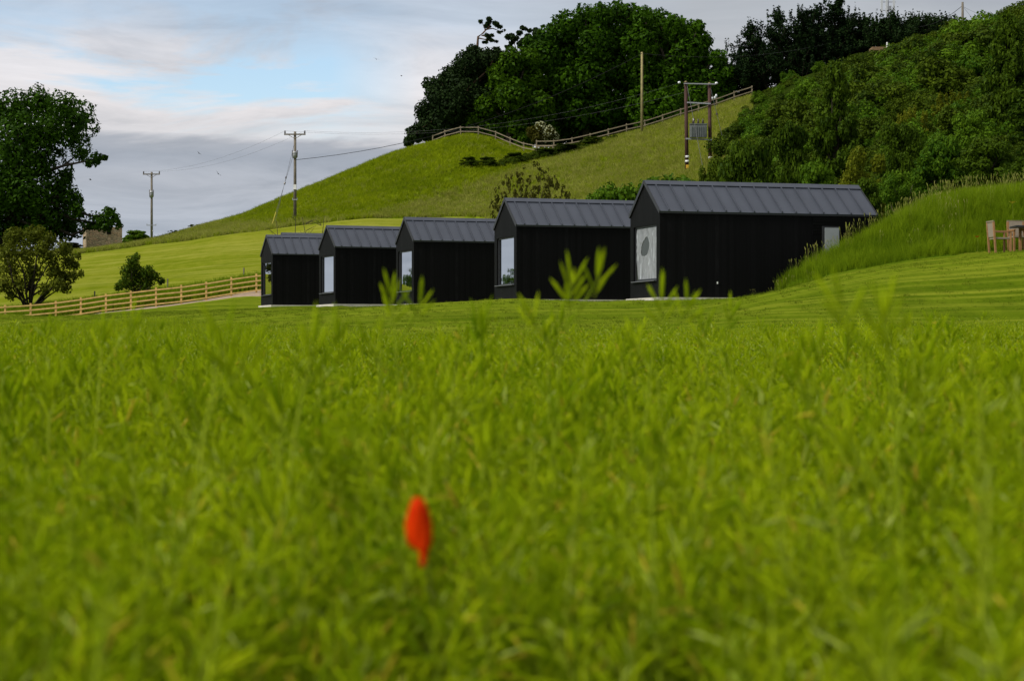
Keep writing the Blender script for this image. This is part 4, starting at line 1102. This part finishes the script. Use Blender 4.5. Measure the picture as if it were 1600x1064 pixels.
# ------------------------------------------------------------------ poles and wires
def cross_pole(px, Y, top_py, base_py, label, arm=2.2, mat='grey_pole', box=None, lower=None, sign=None):
    g = G(px, Y); h = at(px, top_py, Y).z-g.z
    t = empty('utility_pole', g); tag(t, label, 'utility pole', 'poles carrying the overhead line')
    m = MB(); m.tube([(0, 0, -.5), (0, 0, h)], [.17, .13], 10); m.build('pole', M[mat], t, True)
    if arm:
        m = MB(); m.box((0, -.16, h-.3), (arm, .11, .14)); m.bar((-arm*.32, -.14, h-.33), (0, -.13, h-.75), .04, .05); m.bar((arm*.32, -.14, h-.33), (0, -.13, h-.75), .04, .05); m.build('crossarm', M['grey_pole'], t)
        for s in (-1, 1):
            i = MB(); i.tube([(s*arm*.46, -.16, h-.23), (s*arm*.46, -.16, h-.13), (s*arm*.46, -.16, h-.06), (s*arm*.46, -.16, h+.04), (s*arm*.46, -.16, h+.08)], [.03, .10, .06, .09, .04], 8); i.build('insulator', M['insul'], t, True)
    if box:
        for z, wx, hz in box:
            b = MB(); b.tube([(-.0, -.2, z-hz), (0, -.2, z+hz)], wx*.5, 10); b.tube([(0, -.2, z+hz*.4), (0, -.2, z+hz*.6)], wx*.62, 10); b.build('switch_box', M['galv'], t, True)
            q = MB()
            for s in (-1, 1): q.tube([(s*.22, -.12, z-hz*.8), (s*.26, -.12, z+hz*1.3)], .05, 6)
            q.build('surge_arrester', M['insul'], t, True)
    if lower:
        for z, w in lower:
            b = MB(); b.box((0, -.18, z), (w, .07, .09))
            for s in (-1, 1): b.box((s*w*.46, -.18, z+.1), (.06, .06, .2))
            b.build('step_bracket', M['galv'], t)
    if sign is not None:
        b = MB(); b.box((0, -.19, sign), (.30, .02, .5)); b.build('warning_plate', M['whitepaint'], t)
    return t, g, h
t1, g1, h1 = cross_pole(237, 257, 269, 377, 'thin far pole with crossarm standing right of the stone ruin', 2.2, box=[(6.6, .4, .45)], lower=[(2.6, 1.25)])
t2, g2, h2 = cross_pole(461, 204, 206, 345, 'nearer pole with crossarm and stay wires above the leftmost cabins', 2.2, box=[(6.6, .42, .35)], lower=[(2.0, .5)], sign=3.3)
def stay(parent, g, a, b, ra, guard=True, split=.8):
    m = MB(); a = Vector(a)-g; b = Vector(b)-g; m.tube([a, b], ra, 5); s = m.build('stay_wire', M['wire'], parent)
    if guard:
        q = MB(); q.tube([a.lerp(b, split), b], ra*2.6, 6); q.build('guard', M['yellowguard'], s)
    q = MB(); c = a.lerp(b, .4); q.tube([c, a.lerp(b, .425)], ra*5, 6); q.build('insulator', M['insul'], s)
stay(t2, g2, g2+Vector((-.1, -.1, h2-2.2)), G(424, 200), .018); stay(t2, g2, g2+Vector((-.1, -.1, h2-1.4)), G(429, 203), .016, False)
t3, g3, h3 = cross_pole(1003, 231, 82, 207, 'plain tan pole standing in front of the hilltop wood', 0, 'tan_pole')
t4, g4, h4 = cross_pole(1504, 238, 4, 52, 'dark bare pole on the gorse skyline at the upper right', 0, 'grey_pole')
t5, g5, h5 = cross_pole(94, 262, 362, 395, 'stub of a far pole showing under the big tree left of the ruin', 0, 'grey_pole')
stay(t4, g4, g4+Vector((.1, 0, h4-.6)), g4+Vector((2.2, 0, .4)), .015, False)

# twin pole transformer
def hpole():
    Y = 196; g = G(1091, Y); t = empty('transformer_pole', g); tag(t, 'twin red brown poles carrying a grey transformer on the slope', 'utility pole', 'poles carrying the overhead line')
    k = Y/F
    def L(px, py, dy=0.): return at(px, py, Y+dy)-g
    tops = (L(1071.5, 129), L(1108.5, 131))
    for p, bx in zip(tops, (1073.5, 1110)):
        b = L(bx, 290); m = MB(); m.tube([b, p], [.20, .165], 10); po = m.build('pole', M['red_pole'], t, True)
        d = MB(); d.tube([p, p+Vector((0, 0, .12))], [.19, .06], 10); d.build('cap', M['tan_pole'], po, True)
        for z in ((246, 253) if bx < 1090 else (247.5, 254.5)):
            c = L(bx, z-.6); q = MB(); q.tube([c-Vector((0, 0, .11)), c+Vector((0, 0, .11))], .215, 12); q.build('band', M['whitepaint'], po, True)
    q = MB(); q.box(L(1073.6, 261)+Vector((0, -.23, 0)), (.28, .03, .36)); q.build('warning_plate', M['yellowpaint'], t)
    for a, b, w in (((1068, 131.5), (1118, 132.5), .10), ((1073, 161), (1110, 163), .13), ((1071, 217.5), (1112, 219), .15)):
        m = MB(); m.bar(L(*a)+Vector((0, -.25, 0)), L(*b)+Vector((0, -.25, 0)), .12, w); m.build('crossbeam', M['galv'], t)
    c = (L(1076.5, 206)+L(1104, 206))/2
    m = MB(); m.box(c+Vector((0, -.5, 0)), (1.62, .8, 1.25)); m.box(c+Vector((0, -.5, .66)), (1.72, .9, .07))
    for s in np.linspace(-.65, .65, 7): m.box(c+Vector((s, -.93, -.05)), (.05, .08, .95))
    tk = m.build('transformer', M['tank'], t)
    for s in (-.5, 0, .45):
        q = MB(); q.tube([c+Vector((s, -.5, .7)), c+Vector((s, -.5, .85)), c+Vector((s, -.5, 1.1)), c+Vector((s, -.5, 1.2))], [.09, .11, .07, .03], 8); q.build('bushing', M['insul'], tk, True)
    for p in ((1061, 130), (1119, 131)):
        q = MB(); e = L(*p)+Vector((0, -.25, 0)); q.tube([e-Vector((.14, 0, 0)), e-Vector((.05, 0, 0)), e+Vector((.05, 0, 0)), e+Vector((.14, 0, 0))], [.07, .12, .12, .06], 8); q.build('insulator', M['whiteins'], t, True)
    for dx, dy in ((1113, 154), (1117, 153), (1119, 150)):
        q = MB(); e = L(dx, dy); q.tube([e-Vector((0, 0, .14)), e, e+Vector((0, 0, .14))], [.06, .12, .06], 8); q.build('insulator', M['whiteins'], t, True)
    m = MB(); m.bar(L(1109, 154), L(1121, 152), .05, .06); m.build('bracket', M['galv'], t)
    stay(t, g, g+tops[0]+Vector((.1, -.2, -.3)), G(1099, 192)+Vector((0, 0, 0)), .022, False); stay(t, g, g+tops[1]+Vector((.1, -.2, -.5)), at(1134, 236, 195), .022, False)
    q = MB(); q.box(L(1073, 268)+Vector((0, -.2, 0)), (.75, .1, .06)); q.build('step_bracket', M['galv'], t)
    return g
gH = hpole()

def line(name, a, b, sag, rad, mat, label, group):
    a = Vector(a); b = Vector(b); n = 18; m = MB()
    m.tube([a.lerp(b, k/n)-Vector((0, 0, sag*4*(k/n)*(1-k/n))) for k in range(n+1)], rad, 5)
    tag(m.build(name, M[mat], None, True), label, 'wire', group)
WG = 'wires of the overhead line'
for s, lb in ((-1, 'left wire of the pair between the two crossarm poles'), (1, 'right wire of the pair between the two crossarm poles')):
    line('overhead_wire', g1+Vector((s*1.0, -.16, h1+.06)), g2+Vector((s*1.0, -.16, h2+.06)), 1.0, .008, 'wire', lb, WG)
line('overhead_wire', g2+Vector((1.0, -.16, h2+.06)), at(1062, 130, 195.7), 1.75, .008, 'wire', 'upper thin wire from the crossarm pole to the twin pole top', WG)
line('overhead_wire', g2+Vector((-1.0, -.16, h2+.06)), at(1119, 131, 195.7), 2.0, .008, 'wire', 'lower thin wire from the crossarm pole to the twin pole top', WG)
line('overhead_cable', g2+Vector((.14, -.14, h2-2.9)), at(1003, 84, 230.8), 2.1, .026, 'cable', 'thick black cable rising from the crossarm pole to the tan pole', WG)
line('overhead_wire', g3+Vector((0, 0, h3-.15)), at(1330, 60, 250), 1.2, .008, 'wire', 'wire from the tan pole into the conifers', WG)
line('overhead_cable', g4+Vector((0, 0, h4-.4)), at(1405, 40, 249), 1.1, .03, 'cable', 'black cable from the skyline pole down to the conifers', WG)
line('overhead_wire', g4+Vector((0, 0, h4-.5)), at(1620, 34, 244), .8, .014, 'wire', 'thin wire running right from the skyline pole', WG)

# phone mast behind the conifers
g = G(1387, 262); t = empty('phone_mast', g); tag(t, 'phone mast top with white antenna panels above the conifers', 'mast')
hh = at(1387, -10, 262).z-g.z; m = MB(); m.tube([(0, 0, -.5), (0, 0, hh)], [.25, .12], 8); m.build('pole', M['galv'], t, True)
for s in (-.85, -.2, .75):
    q = MB(); q.box((s, -.35, hh-1.7), (.28, .16, 1.9)); q.build('antenna_panel', M['antenna'], t)
q = MB(); q.box((0, -.2, hh-1.2), (2., .07, .07)); q.box((0, -.2, hh-2.3), (2., .07, .07)); q.box((.15, -.3, hh-2.0), (.5, .3, .5)); q.build('bracket', M['galv'], t)
# shed by the conifers
g = G(1388, 234); t = empty('shed', at(1384, 88, 226)+Vector((0, 0, -.6))); tag(t, 'small brown shed with a pale roof half sunk in the gorse below the conifers', 'shed')
m = MB(); m.box((-.6, 0, .5), (2.2, 2, 2.0)); m.build('wall', M['shedwall'], t)
m = MB(); m.box((1.1, 0, 1.55), (2.0, 2.2, .08), Matrix.Rotation(.12, 3, 'Y')); m.box((1.1, .2, .6), (1.8, 1.8, 1.8)); m.build('roof', M['shedroof'], t)
m = MB(); m.tube([(-.05, -1.1, .3), (-.05, -1.1, 2.0)], .09, 8); m.build('flue', M['whitepaint'], t)

# ------------------------------------------------------------------ garden furniture on the lawn
def chair(px, Y, rz, label):
    t = empty('garden_chair', G(px, Y), rz); tag(t, label, 'chair', 'garden chairs round the table')
    # faces local +x
    for x, y, h in ((-.23, -.25, .92), (-.23, .25, .92), (.25, -.25, .64), (.25, .25, .64)):
        m = MB(); m.bar((x, y, -.05), (x-(.07 if h > .8 else 0), y, h if h > .8 else .62), .05, .06); m.build('leg', M['teak'], t)
    m = MB(); m.box((.02, 0, .43), (.52, .5, .05)); m.build('seat', M['weave'], t)
    m = MB(); m.box((-.275, 0, .70), (.035, .46, .46), Matrix.Rotation(-.10, 3, 'Y')); b = m.build('backrest', M['weave'], t)
    m = MB(); m.box((-.305, 0, .945), (.05, .54, .045)); m.build('top_rail', M['oldwood'], b)
    for y in (-.25, .25):
        m = MB(); m.box((.02, y, .64), (.60, .065, .035)); m.build('armrest', M['teak'], t)
chair(1562, 61.0, .15, 'woven garden chair with teak legs at the left end of the table')
chair(1592, 62.2, -1.45, 'woven garden chair behind the table, facing the lawn')
t = empty('garden_table', G(1617, 61.2)); tag(t, 'teak garden table with dark top cut off by the right edge', 'table')
m = MB(); m.box((0, 0, .73), (1.35, .85, .045)); m.build('tabletop', M['tabletop'], t)
for x in (-.36, .6):
    for y in (-.36, .36):
        m = MB(); m.bar((x, y, -.1), (x, y, .70), .075, .075); m.build('leg', M['teak'], t)
m = MB(); m.box((.12, -.36, .66), (.9, .04, .08)); m.box((.12, .36, .66), (.9, .04, .08)); m.build('apron', M['teak'], t)

# flowers on the bank
def small_flower(px, py, Y, name, mat, label, r0=.045):
    g = G(px, Y); top = at(px, py, Y)-g; t = empty(name, g); tag(t, label, 'flower')
    m = MB(); m.tube([(0, 0, 0), (top.x*.5+.03, top.y*.5, top.z*.5), top], [.004, .003, .003], 5); m.build('stem', M['polystem'], t)
    V = []; Q = []
    for k in range(5):
        a = k*1.2566
        for i, (rr, z) in enumerate(((.1, 0), (.6, .25), (1., .45))):
            for s in (-.62, 0, .62): V.append((top.x+math.cos(a+s)*rr*r0, top.y+math.sin(a+s)*rr*r0, top.z+z*r0+(.1*r0 if s == 0 else 0)))
        m0 = k*9
        for i in range(2):
            for j in range(2): Q.append((m0+i*3+j, m0+i*3+j+1, m0+i*3+j+4, m0+i*3+j+3))
    link('petals', np_mesh('petals', V, Q, mat, True), t)
small_flower(1527, 371, 61.6, 'poppy', M['petal2'], 'small orange red poppy in the long grass left of the garden chairs', .075)
small_flower(1582, 318, 62.6, 'yellow_flower', plain('yellow petal', (.65, .55, .04), .6, .2), 'single yellow flower in the bank grass above the garden table', .11)

# birds
def bird(px, py, Y, span, rz, roll, label):
    V = []; Q = []
    o = Vector(at(px, py, Y)); s = span/2
    t = MB()
    body = [(0, -.34, 0), (0, -.26, .0), (0, -.1, 0), (0, .1, 0), (0, .3, .0)]
    t.tube([Vector(b)*s for b in body], [.02*s, .10*s, .14*s, .11*s, .02*s], 8)
    for sg in (-1, 1):
        pts = [((.08, -.16, .02), (.08, .12, .02)), ((.45, -.26, .16), (.45, .0, .15)), ((.8, -.16, .2), (.8, .0, .2)), ((1.05, .06, .14), (1.05, .1, .14))]
        vs = [];
        for a, b in pts: vs += [Vector((sg*a[0], a[1], a[2]))*s, Vector((sg*b[0], b[1], b[2]))*s]
        n = len(vs); vs2 = vs+[v-Vector((0, 0, .02*s)) for v in vs]
        fs = []
        for k in range(3):
            fs.append((2*k, 2*k+1, 2*k+3, 2*k+2)); fs.append((n+2*k+2, n+2*k+3, n+2*k+1, n+2*k)); fs.append((2*k, 2*k+2, n+2*k+2, n+2*k)); fs.append((2*k+1, n+2*k+1, n+2*k+3, 2*k+3))
        t.add(vs2, fs)
    t.add([Vector(v)*s for v in ((-.05, .25, 0), (.05, .25, 0), (.14, .48, 0), (0, .4, 0), (-.14, .48, 0), (0, .3, .02))], [(0, 1, 2, 3), (0, 3, 4, 5)])
    b = t.build('bird', M['bird'], None, False, o); b.rotation_euler = (.2, roll, rz)
    tag(b, label, 'bird', 'swallows in the sky')
bird(588, 93, 110, .36, .4, .2, 'dark bird in the grey cloud, highest of the birds')
bird(627, 119, 120, .34, 1.9, -.2, 'dark bird below and right of the highest bird')
bird(311, 240, 90, .27, .9, .5, 'dark bird in the grey cloud between the two crossarm poles, upper one')
bird(341, 272, 80, .29, .7, .7, 'dark bird in the grey cloud between the two crossarm poles, lower one')
bird(141, 281, 95, .34, 1.5, .1, 'dark bird just right of the big tree')

# ------------------------------------------------------------------ light and sky
EL, AZ = math.radians(46), math.radians(-118)     # behind the camera, to the left
w = bpy.data.worlds.new('World'); SC.world = w; w.use_nodes = True
nt = w.node_tree; nt.nodes.clear()
def n_(t, **k):
    x = nt.nodes.new(t)
    for a, b in k.items(): setattr(x, a, b)
    return x
def lk(a, b): nt.links.new(a, b)
def mth(op, a, b=None, clamp=False):
    x = n_('ShaderNodeMath', operation=op, use_clamp=clamp)
    for q, v in zip(x.inputs, (a, b)):
        if v is None: continue
        if isinstance(v, (int, float)): q.default_value = v
        else: lk(v, q)
    return x.outputs[0]
def rmp(f, st):
    r = n_('ShaderNodeValToRGB'); e = r.color_ramp.elements
    while len(e) < len(st): e.new(.5)
    for q, (p, c) in zip(e, st): q.position = p; q.color = (*c, 1)
    lk(f, r.inputs[0]); return r.outputs[0]
def mx(f, a, b):
    x = n_('ShaderNodeMix', data_type='RGBA')
    if isinstance(f, float): x.inputs[0].default_value = f
    else: lk(f, x.inputs[0])
    for q, v in ((x.inputs[6], a), (x.inputs[7], b)):
        if isinstance(v, tuple): q.default_value = (*v, 1)
        else: lk(v, q)
    return x.outputs[2]
def nz(v, sc, det=5, ro=.55, di=0.):
    x = n_('ShaderNodeTexNoise'); lk(v, x.inputs['Vector']); x.inputs['Scale'].default_value = sc; x.inputs['Detail'].default_value = det
    x.inputs['Roughness'].default_value = ro; x.inputs['Distortion'].default_value = di; return x.outputs['Fac']
sky = n_('ShaderNodeTexSky', sky_type='NISHITA', sun_disc=False, sun_elevation=EL, sun_rotation=AZ, altitude=60, air_density=1., dust_density=.6, ozone_density=1.4)
SKY_STRENGTH = .14
tc = n_('ShaderNodeTexCoord'); sx = n_('ShaderNodeSeparateXYZ'); lk(tc.outputs['Generated'], sx.inputs[0])
dx, dy, dz = sx.outputs
# clouds lie in flat layers: stretch the pattern sideways towards the horizon
cv = n_('ShaderNodeCombineXYZ'); lk(mth('MULTIPLY', dx, 5.), cv.inputs[0]); lk(mth('MULTIPLY', dy, 5.), cv.inputs[1]); lk(mth('MULTIPLY', dz, 26.), cv.inputs[2])
vec = cv.outputs[0]
big = nz(vec, .9, 5, .55, .3); fine = nz(vec, 3.2, 6, .6, .4); wisp = nz(vec, 1.7, 6, .62, .8)
e = mth('ADD', dz, mth('MULTIPLY', mth('SUBTRACT', big, .5), .035))
e = mth('ADD', e, mth('MULTIPLY', mth('SUBTRACT', fine, .5), .012))
def c8(r, g, b): return tuple(((q/255+.055)/1.055)**2.4 if q > 10 else q/3294.6 for q in (r, g, b))
layer = rmp(mth('MULTIPLY', e, 2.5), [(0, c8(184, 191, 202)), (.13, c8(174, 181, 192)), (.19, c8(174, 179, 188)), (.222, c8(154, 161, 172)), (.238, c8(162, 167, 176)), (.25, c8(205, 204, 207)),
                                      (.30, c8(216, 213, 215)), (.35, c8(214, 214, 219)), (.40, c8(178, 190, 205)), (.46, c8(168, 179, 194)), (.8, c8(215, 217, 222)), (1, c8(225, 226, 230))])
mod = rmp(wisp, [(.3, (.74, .76, .78)), (.5, (.97, .97, .97)), (.72, (1.13, 1.12, 1.11))])
m_ = n_('ShaderNodeMix', data_type='RGBA', blend_type='MULTIPLY'); m_.inputs[0].default_value = 1.; lk(layer, m_.inputs[6]); lk(mod, m_.inputs[7])
cloud = m_.outputs[2]
# greyer cloud towards the right
cloud = mx(rmp(mth('ADD', mth('MULTIPLY', dx, 3.2), .46), [(.35, (0, 0, 0)), (.75, (.75, .75, .75))]), cloud, mx(rmp(big, [(.35, (0, 0, 0)), (.65, (1, 1, 1))]), c8(136, 140, 146), c8(178, 180, 183)))
# gaps of blue sky in one band, left of the hill
eb = mth('ADD', dz, mth('MULTIPLY', mth('SUBTRACT', fine, .5), .014))
band = rmp(mth('MULTIPLY', eb, 4.), [(.40, (0, 0, 0)), (.45, (1, 1, 1)), (.55, (1, 1, 1)), (.62, (.45, .45, .45)), (.72, (.3, .3, .3)), (.8, (0, 0, 0))])
side = rmp(mth('ADD', mth('MULTIPLY', dx, 2.), .6), [(.02, (1, 1, 1)), (.42, (1, 1, 1)), (.51, (0, 0, 0))])
gap = rmp(nz(vec, 1.25, 6, .6, .6), [(.43, (0, 0, 0)), (.56, (1, 1, 1))])
mask = mth('MULTIPLY', mth('MULTIPLY', band, side), gap)
bl = n_('ShaderNodeMix', data_type='RGBA', blend_type='MULTIPLY'); bl.inputs[0].default_value = 1.; lk(sky.outputs[0], bl.inputs[6]); bl.inputs[7].default_value = (SKY_STRENGTH,)*3+(1,)
cloud_s = n_('ShaderNodeMix', data_type='RGBA', blend_type='MULTIPLY'); cloud_s.inputs[0].default_value = 1.; lk(cloud, cloud_s.inputs[6]); cloud_s.inputs[7].default_value = (1, 1, 1, 1)
final = mx(mask, cloud_s.outputs[2], bl.outputs[2])
bg = n_('ShaderNodeBackground'); lk(final, bg.inputs[0]); bg.inputs[1].default_value = 1.
wo = n_('ShaderNodeOutputWorld'); lk(bg.outputs[0], wo.inputs[0])

sd = bpy.data.lights.new('sun', 'SUN'); sd.energy = 3.0; sd.angle = math.radians(9); sd.color = (1, .95, .86)
so = bpy.data.objects.new('sun', sd); COL.objects.link(so)
d = Vector((math.sin(AZ)*math.cos(EL), math.cos(AZ)*math.cos(EL), math.sin(EL)))
so.rotation_euler = (-d).to_track_quat('-Z', 'Y').to_euler(); so.location = (0, 0, 60)

# ------------------------------------------------------------------ camera
cd = bpy.data.cameras.new('camera'); cd.lens = 70; cd.sensor_width = 36; cd.sensor_fit = 'HORIZONTAL'
cd.clip_start = .05; cd.clip_end = 8000
cd.dof.use_dof = True; cd.dof.focus_distance = 72; cd.dof.aperture_fstop = 7
co = bpy.data.objects.new('camera', cd); COL.objects.link(co)
co.location = (0, 0, 0); co.rotation_euler = (math.radians(90), 0, 0)
SC.camera = co

SC.view_settings.view_transform = 'Standard'; SC.view_settings.look = 'None'; SC.view_settings.exposure = .22; SC.view_settings.gamma = 1
SC.cycles.max_bounces = 6; SC.cycles.diffuse_bounces = 3; SC.cycles.glossy_bounces = 3; SC.cycles.transmission_bounces = 3; SC.cycles.transparent_max_bounces = 4
SC.cycles.use_denoising = True
SC.cycles.use_adaptive_sampling = True
